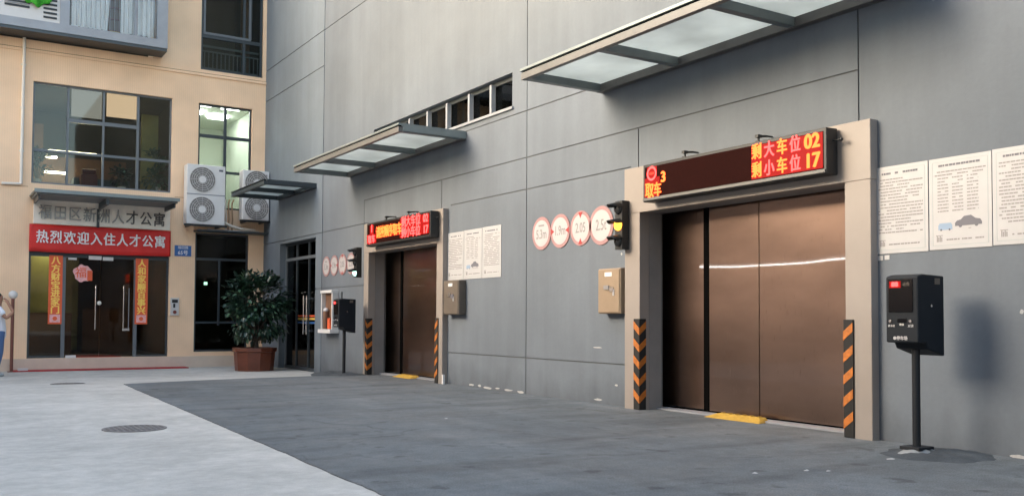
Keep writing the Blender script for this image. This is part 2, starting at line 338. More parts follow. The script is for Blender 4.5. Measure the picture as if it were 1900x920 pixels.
def relief(mb, feats, u0, u1, v0, v1, put, base):
    """A wall as one surface with recesses. feats: (u0,u1,v0,v1,depth or None for a hole,material); the last one covering a cell wins"""
    us = sorted({u0, u1, *[f[0] for f in feats], *[f[1] for f in feats]}); us = [u for u in us if u0 <= u <= u1]
    vs = sorted({v0, v1, *[f[2] for f in feats], *[f[3] for f in feats]}); vs = [v for v in vs if v0 <= v <= v1]
    def cell(i, j):
        if i < 0 or j < 0 or i >= len(us)-1 or j >= len(vs)-1: return (0, base)
        cu, cv = (us[i]+us[i+1])/2, (vs[j]+vs[j+1])/2; r = (0, base)
        for f in feats:
            if f[0] < cu < f[1] and f[2] < cv < f[3]: r = (f[4], f[5])
        return r
    G = [[cell(i, j) for j in range(len(vs)-1)] for i in range(len(us)-1)]
    HOLE = .16
    for i in range(len(us)-1):
        for j in range(len(vs)-1):
            d, mm = G[i][j]
            a, b, c, e = us[i], us[i+1], vs[j], vs[j+1]
            if d is not None: mb.quad(put(a, c, d), put(b, c, d), put(b, e, d), put(a, e, d), mm)
            for (ni, nj, p, q) in ((i+1, j, (b, c), (b, e)), (i, j+1, (a, e), (b, e))):
                if ni >= len(us)-1 or nj >= len(vs)-1: continue
                d2, m2 = G[ni][nj]
                x1 = HOLE if d is None else d; x2 = HOLE if d2 is None else d2
                if abs(x1-x2) > 1e-6:
                    mb.quad(put(*p, x1), put(*q, x1), put(*q, x2), put(*p, x2), m2 if d is None else mm)
def gz(y):
    t = min(max((y-16)/4, 0), 1); return -.14*t*t*(3-2*t)

# ------------------------------------------------------------------ ground
mb = MB()
ys = [-300, -40, 0, 8, 15] + [16+.25*i for i in range(17)] + [24.5, 40, 300]
xs = [-300, -20, 0, 3, 8, 30, 300]
for i in range(len(xs)-1):
    for j in range(len(ys)-1):
        mb.add([(xs[i], ys[j], gz(ys[j])), (xs[i+1], ys[j], gz(ys[j])), (xs[i+1], ys[j+1], gz(ys[j+1])), (xs[i], ys[j+1], gz(ys[j+1]))], [(0, 1, 2, 3)], M['concrete'], True)
tag(mb.build('ground'), kind='structure')
mb = MB()                                           # asphalt laid on the concrete: 10 mm step, ragged edge
def axl(y):
    e = .022*noise.noise((y*1.7, 3, 0))+.01*noise.noise((y*9, 7, 0))
    base = 2.42+(y-5.3)*.030
    if y > 16.3: base = 2.75+(y-16.3)*(4.05/1.75)
    return base+e
Y = [-12+.5*i for i in range(34)] + [5+.06*i for i in range(220)]; Y = [y for y in Y if y < 18.1]
for a, b in zip(Y, Y[1:]):
    xa, xb = min(axl(a), 7.40), min(axl(b), 7.40)
    n = 4
    for k in range(n):
        p = [(xa+(8.6-xa)*k/n, a), (xa+(8.6-xa)*(k+1)/n, a), (xb+(8.6-xb)*(k+1)/n, b), (xb+(8.6-xb)*k/n, b)]
        mb.add([(x, y, gz(y)+.010) for x, y in p], [(0, 1, 2, 3)], M['asphalt'], True)
    mb.add([(xa, a, gz(a)-.02), (xa, a, gz(a)+.010), (xb, b, gz(b)+.010), (xb, b, gz(b)-.02)], [(0, 1, 2, 3)], M['asphalt'])
tag(mb.build('road'), kind='structure')

def manhole(x, y, r, label):
    z = gz(y); m_ = MB()
    m_.disc((x, y, z-.01), (0, 0, 1), r, M['iron'], .018, 40)
    o = m_.build('manhole_cover', loc=(x, y, z)); tag(o, label, 'manhole cover', 'manhole covers in the concrete')
    m_ = MB()
    for i in range(-5, 6):
        c = i*r/6; h = math.sqrt(max(r*r*.8-c*c, 0))
        n = int(h/.03)
        for k in range(-n, n): m_.box(x+c-.012, x+c+.012, y+k*.03+.004, y+k*.03+.022, z+.008, z+.013, M['iron'])
    m_.build('tread_pattern', o)
manhole(1.76, 9.79, .30, 'larger round iron manhole cover in pale concrete, nearest the camera')
manhole(2.05, 17.4, .27, 'smaller distant iron manhole cover in front of the glass entrance')

# ------------------------------------------------------------------ grey garage building
WX = 7.42
gar = empty('garage_building', (WX, 12, 0), 'grey rendered building with car lift doors, glass canopies and strip window', 'building')
def P_(u, v, d): return (WX+d, u, v)
W = M['wall']; W2 = M['wall2']; g = .0085
F = [(19.75, 24.06, -.4, 12.5, -.012, W2)]
def hg(z, a, b, d=.022): F.append((a, b, z-g, z+g, d, M['darkgap'] if d > .03 else W2))
def vg(y, a, b, d=.022): F.append((y-g, y+g, a, b, d, W2))
GR = mat('groove_sealant', (.075, .085, .095), .8)
def hg(z, a, b): F.append((a, b, z-g, z+g, .012, GR))
def vg(y, a, b): F.append((y-g, y+g, a, b, .012, GR))
hg(3.475, 5.66, 17.42); hg(3.005, 9.02, 13.75); hg(3.005, 17.17, 24.06); hg(4.17, 8.3, 13.3); hg(.535, 9.02, 13.78)
hg(1.76, 17.17, 20.14); hg(7.565, 14.6, 24.06); hg(6.755, 19.75, 24.06); hg(7.0, -12, 5.65)
vg(11.41, -.3, 12.4); vg(8.87, 2.96, 3.475); vg(5.65, 2.96, 8.5); vg(17.42, 2.6, 3.475); vg(14.08, 2.96, 3.475); vg(-1.2, 0, 12.4)
F += [(5.70, 8.77, -.4, 2.42, None, W), (14.0, 17.0, -.4, 2.42, None, W), (20.14, 22.66, -.4, 2.93, None, W2), (11.82, 16.98, 4.31, 4.83, None, W)]
mb = MB(); relief(mb, F, -14, 24.06, -.4, 12.5, P_, W)
wallo = mb.build('wall', gar); 
mb = MB(); mb.box(WX-.02, WX+.4, -14, 24.06, 12.5, 12.7, M['winmid']); mb.box(WX+.6, WX+9, -14, 23.9, -.4, 12.5, M['room']); mb.build('roof_parapet', gar)
mb = MB(); mb.box(WX-.035, WX+.05, 11.78, 16.98, 4.265, 4.305, M['winlight']); mb.build('window_sill', gar)
# strip window: five visible lights
win = MB(); ye = [11.84, 12.50, 13.20, 13.97, 14.70, 15.43, 16.16, 16.96]
win.box(WX+.10, WX+.14, 11.82, 16.98, 4.76, 4.83, M['winframe']); win.box(WX+.10, WX+.14, 11.82, 16.98, 4.31, 4.335, M['winlight'])
for y in ye[1:-1]: win.box(WX+.02, WX+.10, y-.028, y+.028, 4.312, 4.78, M['winlight'])
wo = win.build('strip_window', gar)
gl = MB(); gl.box(WX+.118, WX+.122, 11.84, 16.96, 4.335, 4.76, M['glass']); gl.build('pane', wo)
rm = MB(); rm.quad((WX+.42, 11.5, 4.0), (WX+.42, 17.2, 4.0), (WX+.42, 17.2, 5.2), (WX+.42, 11.5, 5.2), M['room'])
for k, y in enumerate((13.45, 14.2, 14.95)): rm.box(WX+.25, WX+.3, y-.16, y+.16, 4.31, 4.66, M['roombrown'])
split_build(rm, 'stacked_board', wo)

def lift_door(y0, y1, zt, jw, panels, gap_at, top, label):
    """jamb/lintel surround + recessed sliding steel leaves. y0<y1 opening"""
    fr = MB(); X0 = 7.32; X1 = 7.67; f = M['frame']
    fr.box(X0, WX+.05, y0-jw, y0, -.1, zt, f); fr.box(X0, WX+.05, y1, y1+jw, -.1, zt, f)
    fr.box(X0-.003, WX+.05, y0-jw-.004, y1+jw+.004, zt, top, f)
    fo = fr.build('door_surround', gar, bevel=.006); fo['label'] = label
    rv = MB(); rv.box(WX+.052, X1, y1+.002, y1+.05, -.1, zt+.05, M['reveal']); rv.box(WX+.052, X1, y0-.05, y0-.002, -.1, zt+.05, M['reveal']); rv.box(WX+.052, X1, y0-.05, y1+.05, zt+.002, zt+.05, M['reveal'])
    rv.build('reveal', fo)
    bk = MB(); bk.box(8.1, 8.14, y0-.4, y1+.8, -.1, zt+.4, M['darkgap']); bk.box(X1+.03, X1+.04, y1+.03, y1+.7, -.1, zt+.3, M['reveal'])
    bk.box(X1+.001, 8.1, y0-.4, y1+.8, zt+.06, zt+.1, M['darkgap']); bk.build('shaft_lining', fo)
    for (a, b, x) in panels:
        p = MB(); p.box(x, x+.035, a, b, .045, zt+.04, M['steel']); po = p.build('door_leaf', fo, bevel=.004)
    for (a, b, x) in panels[:1]:
        p = MB(); p.box(x-.058, x-.001, a-.018, a+.075, .045, zt+.03, M['darkgap']); p.build('rubber_seal', fo)
    th = MB(); th.box(WX+.16, 8.0, y0-.3, y1+.3, -.02, .028, M['winlight'])
    for k in range(2): th.box(7.765+k*.055, 7.785+k*.055, y0-.28, y1+.28, .028, .034, M['darkgap'])
    th.build('threshold', fo)
    return fo
lift_door(5.74, 8.73, 2.405, .285, [(8.01, 8.95, 7.815), (7.222, 7.99, 7.755), (5.3, 7.208, 7.75)], None, 2.965, 'wide beige surround of the nearer car lift')
lift_door(14.06, 16.95, 2.385, .225, [(16.33, 17.3, 7.815), (13.6, 16.27, 7.755)], None, 2.96, 'narrow looking beige surround of the farther car lift')

# glass side door of the garage building
gd = MB(); a, b = 20.14, 22.66; X = 7.56
for y in (a+.03, b-.03, 21.0, 21.85): gd.box(X, X+.06, y-.03, y+.03, -.14, 2.93, M['winmid'] if y in (a+.03, b-.03) else M['winframe'])
gd.box(X-.004, X+.064, a, b, 2.50, 2.57, M['winmid']); gd.box(X-.004, X+.064, a, b, 2.88, 2.93, M['winframe']); gd.box(X-.004, X+.064, a, b, -.15, -.06, M['winframe'])
go = gd.build('glass_door', gar)
p = MB(); p.box(X+.026, X+.032, a+.06, b-.06, -.06, 2.88, M['glassdark']); p.build('pane', go)
p = MB()
for y in (20.92, 21.12):
    p.tube((X-.07, y, .72), (X-.07, y, 1.62), .018, M['chrome'])
    for z in (.8, 1.55): p.tube((X-.07, y, z), (X+.02, y, z), .012, M['chrome'])
p.build('handle', go)
p = MB(); p.box(X+.018, X+.024, a+.06, b-.9, 1.06, 1.10, M['gold']); p.box(X+.018, X+.024, a+.06, b-.9, 1.13, 1.17, M['redpaper']); p.box(X+.018, X+.024, a+.06, b-.9, .97, 1.01, M['blue'])
split_build(p, 'safety_stripe', go)
p = MB(); p.box(8.9, 8.95, a-.6, b+.5, -.14, 3.2, M['room']); p.box(8.0, 8.88, a-.5, b+.4, -.14, -.12, M['roomfloor']); p.box(8.4, 8.8, 21.1, 21.5, 2.0, 2.9, M['roombrown']); p.box(8.2, 8.6, 20.6, 21.2, -.12, .55, M['roombrown'])
p.build('lobby_interior', go)

# canopies
def canopy(ys, x0, zb, zt, kind, label):
    """ys: rafter positions (first and last are the ends)"""
    L, H = ys[-1], ys[0]; H, L = max(ys), min(ys)
    s1, s2, s3 = {'light': (M['canopy'], M['canopy_light'], M['beam_warm']), 'dark': (M['canopy_dark'], M['canopy_dark'], M['canopy_dark'])}[kind]
    c = MB(); bw = .09
    c.box(x0, x0+.07, L, H, zb, zb+.085, s3)                                   # lower edge beam
    c.box(x0-.012, x0+.075, L-.01, H+.01, zb+.105, zt, s2)                     # upper edge channel
    c.box(x0+.012, x0+.06, L+.01, H-.01, zb+.085, zb+.105, M['darkgap'])
    c.box(WX-.10, WX-.002, L, H, zb, zb+.10, M['beam_warm'] if kind == 'light' else s1)
    co = c.build('canopy', gar, bevel=.004); co['label'] = label
    for k, y in enumerate(ys):
        y_ = min(max(y, L+bw/2), H-bw/2); r = MB()
        r.box(x0+.072, WX-.102, y_-bw/2, y_+bw/2, zb+.004, zb+.10, s1); 
        r.build('rafter', co, bevel=.003)
    e = MB()
    for y in (L-.012, H+.002): e.box(x0+.076, WX-.002, y, y+.01, zb+.02, zt, s2)
    split_build(e, 'end_trim', co)
    gl = MB(); gl.box(x0+.02, WX-.004, L+.01, H-.01, zb+.112, zb+.124, M['frosted']); gl.build('glass_roof', co)
canopy([9.6, 8.08, 6.37, 4.93], 6.15, 4.05, 4.19, 'light', 'large glass canopy over the nearer lift')
canopy([18.17, 16.72, 14.95, 13.24], 6.20, 4.03, 4.17, 'light', 'middle glass canopy over the farther lift')
canopy([22.73, 21.43, 20.14], 6.20, 4.03, 4.15, 'dark', 'small dark canopy over the glass side door')
# peeled paint low on the wall
mb = MB()
def flake(y, z, w, h):
    n = 9; c = [(WX-.003, y+w*math.cos(t)*random.uniform(.6, 1), z+h*math.sin(t)*random.uniform(.5, 1)) for t in [2*math.pi*i/n for i in range(n)]]
    mb.add(c+[(WX+.01, p[1], p[2]) for p in c], [tuple(range(n))]+[(i, (i+1) % n, n+(i+1) % n, n+i) for i in range(n)], M['scuff'])
for y, z, w_, h in ((13.0, .045, .1, .022), (12.75, .05, .06, .03), (12.5, .03, .13, .028), (12.2, .04, .07, .02), (11.9, .035, .15, .02), (11.55, .03, .12, .025), (9.68, .06, .10, .016), (9.7, .735, .11, .012), (9.3, .27, .04, .014), (4.13, 1.18, .02, .02), (9.2, 1.93, .02, .02), (4.15, .02, .12, .02)): flake(y, z, w_, h)
split_build(mb, 'peeled_paint_patch', gar)

# ------------------------------------------------------------------ things on the grey wall
def led(y0, y1, z0, z1, X, label, big):
    t = empty('led_display', (WX, (y0+y1)/2, z0), label, 'LED sign', 'LED displays over the lift doors')
    c = MB(); c.box(X, X+.16, y0, y1, z0, z1, M['black']); c.build('case', t, bevel=.006)
    c = MB(); c.box(X-.006, X-.001, y0+.035, y1-.035, z0+.05, z1-.035, M['ledface']); fo = c.build('screen', t)
    c = MB(); c.box(X-.016, X-.002, y0+.01, y1-.01, z0+.012, z0+.042, M['beam_warm'] if big else M['black']); c.build('lower_trim', t)
    c = MB(); 
    for y in ((7.82, 6.72) if big else (15.9, 14.95)):
        c.tube((X+.08, y, z1-.01), (X+.08, y, z1+.07), .012, M['black']); c.tube((X+.08, y, z1+.07), (X+.2, y, z1+.085), .012, M['black'])
        c.box(X+.05, X+.11, y-.022, y+.022, z1+.055, z1+.085, M['black']); c.box(X+.05, X+.11, y-.03, y+.015, z1+.0, z1+.02, M['black'])
        c.tube((X+.2, y, z1+.085), (WX, y, z1+.085), .01, M['black'])
    c.tube((X+.1, y0, z1-.12), (X+.1, y0-.08, z1-.12), .009, M['black']); c.ball((X+.1, y0-.09, z1-.12), .018, M['black'], 6)
    c.build('hanger', t)
    rows = []; gl = MB(); f = X-.012; H = z1-z0
    if big:
        ya = y0+.035
        gl.box(X-.009, X-.0065, ya+.0, ya+.90, z0+.055, z1-.04, M['ledglow'])
        gl.box(X-.009, X-.0065, y1-.30, y1-.035, z0+.05, z0+H*.62, M['ledglow']); gl.box(X-.009, X-.0065, y1-.25, y1-.08, z0+H*.62, z1-.04, M['ledglow'])
        for row, (c1, dg) in enumerate((('大', '02'), ('小', '17'))):
            z = z0+H*(.735 if row == 0 else .31)
            tx = MB(); rows.append(tx)
            for k, ch in enumerate(('剩', c1, '车', '位')):
                tx.text(ch, .168, (f, y0+.86-k*.165, z), [M['ledorange'], M['ledpink'], M['ledorange'], M['ledpink']][k], bold=.004, stretch=.82)
            tx.text(dg, .195, (f, y0+.16, z), M['ledorange'], bold=.009, stretch=.95)
        tx = MB(); rows.append(tx)
        z = z0+H*.26; tx.text('取', .19, (f, y1-.125, z), M['ledorange'], bold=.005, stretch=.8); tx.text('车', .17, (f, y1-.265, z), M['ledorange'], bold=.004, stretch=.8)
        tx.text('3', .17, (f, y1-.365, z0+H*.57), M['ledorange'], bold=.008)
        rg = 24; c_ = (f, y1-.165, z0+H*.73)
        ring = [(c_[0], c_[1]+r_*math.cos(2*math.pi*i/rg), c_[2]+r_*math.sin(2*math.pi*i/rg)) for r_ in (.085, .058) for i in range(rg)]
        tx.add(ring, [(i, (i+1) % rg, rg+(i+1) % rg, rg+i) for i in range(rg)], M['ledpink'])
        tx.box(f-.001, f+.001, c_[1]-.045, c_[1]+.045, c_[2]-.014, c_[2]+.014, M['ledred'])
    else:
        gl.box(X-.009, X-.0065, y0+.03, y0+1.18, z0+.07, z1-.04, M['ledglow']); gl.box(X-.009, X-.0065, y0+1.18, y1-.42, z0+.13, z1-.12, M['ledglow']); gl.box(X-.009, X-.0065, y1-.46, y1-.03, z0+.05, z0+H*.50, M['ledglow']); gl.box(X-.009, X-.0065, y1-.34, y1-.16, z0+H*.50, z1-.05, M['ledglow'])
        for row, (c1, dg) in enumerate((('大', '02'), ('小', '17'))):
            z = z0+H*(.73 if row == 0 else .31)
            tx = MB(); rows.append(tx)
            for k, ch in enumerate(('剩', c1, '车', '位')): tx.text(ch, .20, (f, y0+1.02-k*.19, z), M['ledpink'], bold=.004)
            tx.text(dg, .19, (f, y0+.16, z), M['ledpink'], bold=.008)
        tx = MB(); rows.append(tx)
        for k, ch in enumerate('请按顺序取车'): tx.text(ch, .23, (f, y1-.55-k*.185, z0+H*.50), M['ledorange'], bold=.006, stretch=.85)
        tx = MB(); rows.append(tx)
        tx.text('1', .20, (f, y1-.25, z0+H*.72), M['ledpink'], bold=.010); tx.text('取车', .17, (f, y1-.24, z0+H*.27), M['ledpink'], bold=.006)
    split_build(gl, 'halo_plate', fo)  # faintly glowing plates put in for the red halo round the characters
    for q in rows: q.build('lettering', fo)
led(5.80, 8.45, 2.485, 2.925, 7.14, 'wide LED display over the nearer lift, dark in the middle with parking counts at right', True)
led(13.95, 16.62, 2.47, 2.92, 7.14, 'smaller-looking LED display over the farther lift, glowing red along its whole length', False)

def guard(y, z0, s, x, label):
    """s=+1: jamb lies towards +Y of the opening edge y"""
    t = empty('corner_guard', (x, y, z0), label, 'corner guard', 'striped corner guards on the lift jambs')
    h = 1.1; w_ = .095; th = .014
    c = MB(); c.box(x-th, x, min(y, y+s*w_)-(th if s > 0 else 0), max(y, y+s*w_)+(th if s < 0 else 0), z0, z0+h, M['rubber'])
    c.box(x, x+w_, min(y, y-s*th), max(y, y-s*th), z0, z0+h, M['rubber']); c.build('rubber_strip', t, bevel=.004)
    o = MB(); k = 5; st = h/5.35
    for i in range(k):
        zc = z0+.10+i*st; hh = .085; dz = .085; X = x-th-.003
        ya, yb = y-s*th*.9, y+s*w_*.96
        o.add([(X, ya, zc-.02), (X, yb, zc-.02+dz), (X, yb, zc-.02+dz+hh), (X, ya, zc-.02+hh)], [(0, 1, 2, 3)], M['orange'])
        Yp = y-s*(th+.003); xa, xb = x-th*.9, x+w_*.96
        o.add([(xa, Yp, zc-.02), (xb, Yp, zc-.02+dz), (xb, Yp, zc-.02+dz+hh), (xa, Yp, zc-.02+hh)], [(0, 1, 2, 3)], M['orange'])
    
    for so in split_build(o, 'stripe', t): m_ = so.modifiers.new('s', 'SOLIDIFY'); m_.thickness = .002; m_.offset = 0
guard(8.73, 0.012, 1, 7.317, 'black and orange corner guard with chevrons on the left jamb of the nearer lift')
guard(5.74, 0.012, -1, 7.317, 'black and orange corner guard on the right jamb of the nearer lift')
guard(16.95, 0.0, 1, 7.317, 'black and orange corner guard on the left jamb of the farther lift')
guard(14.06, 0.012, -1, 7.317, 'black and orange corner guard on the right jamb of the farther lift')

def ramp(y0, y1, x0, x1, label):
    t = empty('yellow_ramp', ((x0+x1)/2, (y0+y1)/2, .012), label, 'kerb ramp', 'yellow ramps at the lift thresholds')
    c = MB(); z0, z1 = .011, .058
    b = [(x0, y0-.05), (x1, y0), (x1, y1), (x0, y1+.05)]; tp = [(x0+.12, y0+.06), (x1, y0+.06), (x1, y1-.06), (x0+.12, y1-.06)]
    c.add([(x, y, z0) for x, y in b]+[(x, y, z1) for x, y in tp], [(0, 3, 2, 1), (4, 5, 6, 7), (0, 1, 5, 4), (1, 2, 6, 5), (2, 3, 7, 6), (3, 0, 4, 7)], M['yellow'])
    c.build('wedge', t, bevel=.008)
    c = MB()
    for k in range(6):
        yy = y0+.1+k*(y1-y0-.2)/5; c.box(x0+.14, x1-.03, yy-.012, yy+.012, z1+.0005, z1+.010, M['yellow'])
    split_build(c, 'grip_rib', t)
ramp(6.98, 7.72, 7.44, 7.66, 'worn yellow ramp lying at the foot of the nearer lift doors')
ramp(15.3, 15.95, 7.40, 7.64, 'small yellow ramp at the foot of the farther lift doors')

def kiosk(x, y, z0, label, far=False):
    t = empty('parking_terminal', (x, y, z0), label, 'parking terminal', 'parking terminals beside the lifts')
    c = MB(); c.tube((x+.02, y, z0-.02), (x+.02, y, z0+.9), .032, M['metalpost'], seg=20); c.box(x-.08, x+.12, y-.09, y+.09, z0-.015, z0+.012, M['metalpost']); c.build('post', t, bevel=.003)
    zb, zt = .925, 1.475
    x0, x1, y0, y1 = x-.15, x+.20, y-.14, y+.155
    c = MB()                                      # housing: lower rear drops, top slopes up to the front
    prof = [(x0, zb), (x0, zt-.012), (x0+.07, zt+.005), (x1, zt-.005), (x1, zb-.11), (x0+.13, zb-.05), (x0+.10, zb)]
    n = len(prof)
    c.add([(px, y0, pz) for px, pz in prof]+[(px, y1, pz) for px, pz in prof], [tuple(range(n)), tuple(range(2*n-1, n-1, -1))]+[(i, n+i, n+(i+1) % n, (i+1) % n) for i in range(n)], M['navy'])
    h = c.build('housing', t, bevel=.012)
    f = x0-.003
    c = MB(); c.box(f-.004, f, y0+.045, y1-.03, zb+.25, zt-.035, M['screen']); s = c.build('screen', t)
    c = MB(); c.box(f-.006, f-.0045, y1-.145, y1-.04, zt-.105, zt-.05, M['ledglow']); c.text('88', .05, (f-.008, y1-.092, zt-.078), M['ledpink'], bold=.004, stretch=1.2); c.build('red_readout', s)
    c = MB(); c.text('收费', .032, (f-.006, y0+.10, zt-.08), M['boxdark']); c.build('dim_readout', s)
    c = MB(); c.disc((f, y1-.045, zb+.175), (-1, 0, 0), .013, M['chrome'], .008, 16); c.disc((f, y0+.065, zb+.175), (-1, 0, 0), .013, M['chrome'], .008, 16); c.build('button', t)
    c = MB(); c.box(f-.004, f, y-.035, y+.045, zb+.165, zb+.195, M['screen']); c.build('card_slot', t)
    c = MB(); c.text('刷卡区', .022, (f-.001, y1-.055, zb+.135), M['offwhite'], extrude=.002); c.text('取票', .022, (f-.001, y+.005, zb+.145), M['offwhite'], extrude=.002); c.text('对讲', .026, (f-.001, y0+.065, zb+.135), M['offwhite'], extrude=.002)
    c.text('●停车场', .034, (f-.001, y+.02, zb+.035), M['signface'], extrude=.002, bold=.001); c.build('panel_print', t)
    c = MB(); c.disc((x+.02, y0-.001, zb+.30), (0, -1, 0), .011, M['chrome'], .006, 16); c.build('lock', t)
    c = MB(); c.box(x+.07, x+.14, y0-.003, y0-.001, zt-.075, zt-.025, M['boxdark']); c.build('side_label', t)
    if far:
        c = MB(); c.tube((x-.02, y+.05, zt), (x-.02, y+.05, zt+.14), .016, M['winframe']); c.build('antenna', t)
kiosk(6.85, 4.70, .07, 'dark parking terminal with red readout on a black post, below the right-hand posters')
kiosk(6.88, 17.12, 0, 'small dark parking terminal on a post left of the farther lift', True)
def mound(cx, cy, rx, ry, h, matd, name, label, seed, z=0):
    m_ = MB(); n = 48; rings = 14; vs = [(cx, cy, z+h)]
    for r_ in range(1, rings+1):
        for i in range(n):
            a_ = 2*math.pi*i/n; k = r_/rings; e = 1+.22*noise.noise((math.cos(a_)*1.5+seed, math.sin(a_)*1.5, 0))
            x_, y_ = cx+rx*k*e*math.cos(a_), cy+ry*k*e*math.sin(a_)
            zz = z+h*(1-k*k)+(.035*noise.noise((x_*5, y_*5, seed))+.02*noise.noise((x_*14, y_*14, seed))) * (1-k*k)*min(1, 3*k)*(h/.055)**.5
            vs.append((min(x_, WX+.02), y_, zz-(.012 if r_ == rings else 0)))
    fs = [(0, 1+i, 1+(i+1) % n) for i in range(n)]
    for r_ in range(rings-1):
        for i in range(n): fs.append((1+r_*n+i, 1+(r_+1)*n+i, 1+(r_+1)*n+(i+1) % n, 1+r_*n+(i+1) % n))
    m_.add(vs, fs, matd, True); o = m_.build(name, loc=(cx, cy, z)); tag(o, label, 'mortar patch'); return o
mound(7.02, 4.62, .46, .48, .055, M['mound'], 'mortar_mound', 'dark lumpy mortar mound round the foot of the nearer parking terminal', 2)
mound(6.88, 4.68, .19, .21, .07, M['moundlight'], 'mortar_patch', 'pale grey mortar splash around the nearer terminal post', 5)
mound(6.98, 17.5, .5, 1.0, .07, M['mound'], 'mortar_mound', 'dark mortar mound under the farther parking terminal', 9, gz(17.5)+.01)
def litter(x, y, s, label, seed):
    m_ = MB(); n = 7; z = gz(y)+.011; c = [(x+s*math.cos(2*math.pi*i/n)*random.uniform(.5, 1.2), y+s*.6*math.sin(2*math.pi*i/n)*random.uniform(.5, 1.2)) for i in range(n)]
    m_.add([(a_, b_, z) for a_, b_ in c]+[(x, y, z+.010)], [(i, (i+1) % n, n) for i in range(n)]+[tuple(range(n))[::-1]], M['scuff'])
    tag(m_.build('debris_chip', loc=(x, y, z)), label, 'debris', 'pale chips lying on the asphalt')
litter(5.03, 4.73, .03, 'white chip on the asphalt left of the pair near the bottom right', 1); litter(5.45, 4.62, .035, 'oblong white chip near the bottom right, left one of a close pair', 2)
litter(5.56, 4.52, .028, 'small white chip beside another near the bottom right edge', 3); litter(6.48, 4.66, .05, 'pale flat chip in front of the nearer parking terminal', 4); litter(4.83, 9.02, .03, 'lone tiny white chip in the middle of the asphalt', 5)

CAR = [(-.5, .05), (-.5, .16), (-.42, .24), (-.28, .27), (-.16, .38), (.10, .40), (.26, .28), (.44, .24), (.5, .14), (.5, .05)]
def poster(yl, zb, w_, h, label, kind, grp, seed):
    """yl = edge at picture left (larger Y)"""
    rnd = random.Random(seed); t = empty('notice_poster', (WX, yl-w_/2, zb), label, 'notice', grp)
    X = WX-.008
    c = MB(); c.box(X, WX-.001, yl-w_, yl, zb, zb+h, M['paper']); c.build('sheet', t)
    c = MB(); e = .03; b = .005; x = X-.0012
    for (ya, yb, za, zc) in ((yl-w_+e, yl-e, zb+e, zb+e+b), (yl-w_+e, yl-e, zb+h-e-b, zb+h-e), (yl-w_+e, yl-w_+e+b, zb+e+b, zb+h-e-b), (yl-e-b, yl-e, zb+e+b, zb+h-e-b)): c.box(x, X-.0002, ya, yb, za, zc, M['paleink'])
    c.build('border', t)
    c = MB(); x = X-.0015
    def line(y0, y1, z, hh, mm):
        y = y0
        while y > y1:
            l = rnd.uniform(.012, .04); 
            if rnd.random() > .12: c.box(x, X-.0002, max(y-l, y1), y, z, z+hh, mm)
            y -= l+rnd.uniform(.003, .008)
    top = zb+h-.075
    line(yl-.09, yl-w_+.10, top, .018, M['inkdark'])
    c.build('heading', t); c = MB()
    z = top-.05; i = 0
    zend = zb+.17 if kind != 'car' else zb+.30
    while z > zend:
        cut = rnd.uniform(.05, w_*.45) if rnd.random() < .35 else .05
        ind = .055 if rnd.random() < .6 else .075
        if kind == 'car' and i > 1:
            for q in range(3): line(yl-.08-q*.135, yl-.08-q*.135-.10, z, .010, M['ink'])
        else: line(yl-ind, yl-w_+cut, z, .011, M['ink'])
        z -= .0285; i += 1
    if kind == 'car':
        def car(cy, cz, s, mm, van=False):
            pr = [(-.5, .05), (-.5, .35), (-.4, .5), (.4, .5), (.5, .35), (.5, .05)] if van else CAR
            c = MB(); vs = [(x-.0005, cy-px*s, cz+pz*s) for px, pz in pr]; c.add(vs, [tuple(range(len(vs)))], mm)
            for k in (-.3, .3): c.disc((x-.0006, cy-k*s, cz+.06*s), (-1, 0, 0), .07*s, M['inkdark'], .0004, 12)
            c.build('car_picture', t)
        car(yl-.15, zb+.16, .13, mat('print_blue', (.20, .28, .38), .6), True); car(yl-.36, zb+.18, .24, M['inkdark'])
        line(yl-.28, yl-.46, zb+.165, .006, M['ink'])
    zf = zb+.085
    for k in range(4): c.box(x, X-.0002, yl-.115+k*.014-.004, yl-.115+k*.014+.004, zf-.02, zf+.02+.01*(k % 2), M['ink'])
    c.box(x, X-.0002, yl-.125, yl-.062, zf+.032, zf+.038, M['ink'])
    line(yl-.16, yl-w_+.07, zf-.01, .012, M['ink'])
    c.build('body_text', t)
G1 = 'poster row right of the nearer lift'; G2 = 'poster row between the lifts'
poster(5.492, 1.715, .555, .795, 'white notice directly right of the nearer lift, dense text, above the parking terminal', 'text', G1, 1)
poster(4.925, 1.72, .565, .79, 'white notice printed with a blue van and dark saloon, above the terminal', 'car', G1, 2)
poster(4.352, 1.725, .555, .79, 'white text notice at the right edge of the picture, cut off by it', 'text', G1, 3)
poster(13.86, 1.745, .58, .79, 'white notice nearest the farther lift, above the brown box', 'text', G2, 4)
poster(13.27, 1.745, .58, .795, 'white notice with small car pictures, middle of the three between the lifts', 'car', G2, 5)
poster(12.68, 1.745, .57, .80, 'white text notice farthest right of the three between the lifts', 'text', G2, 6)

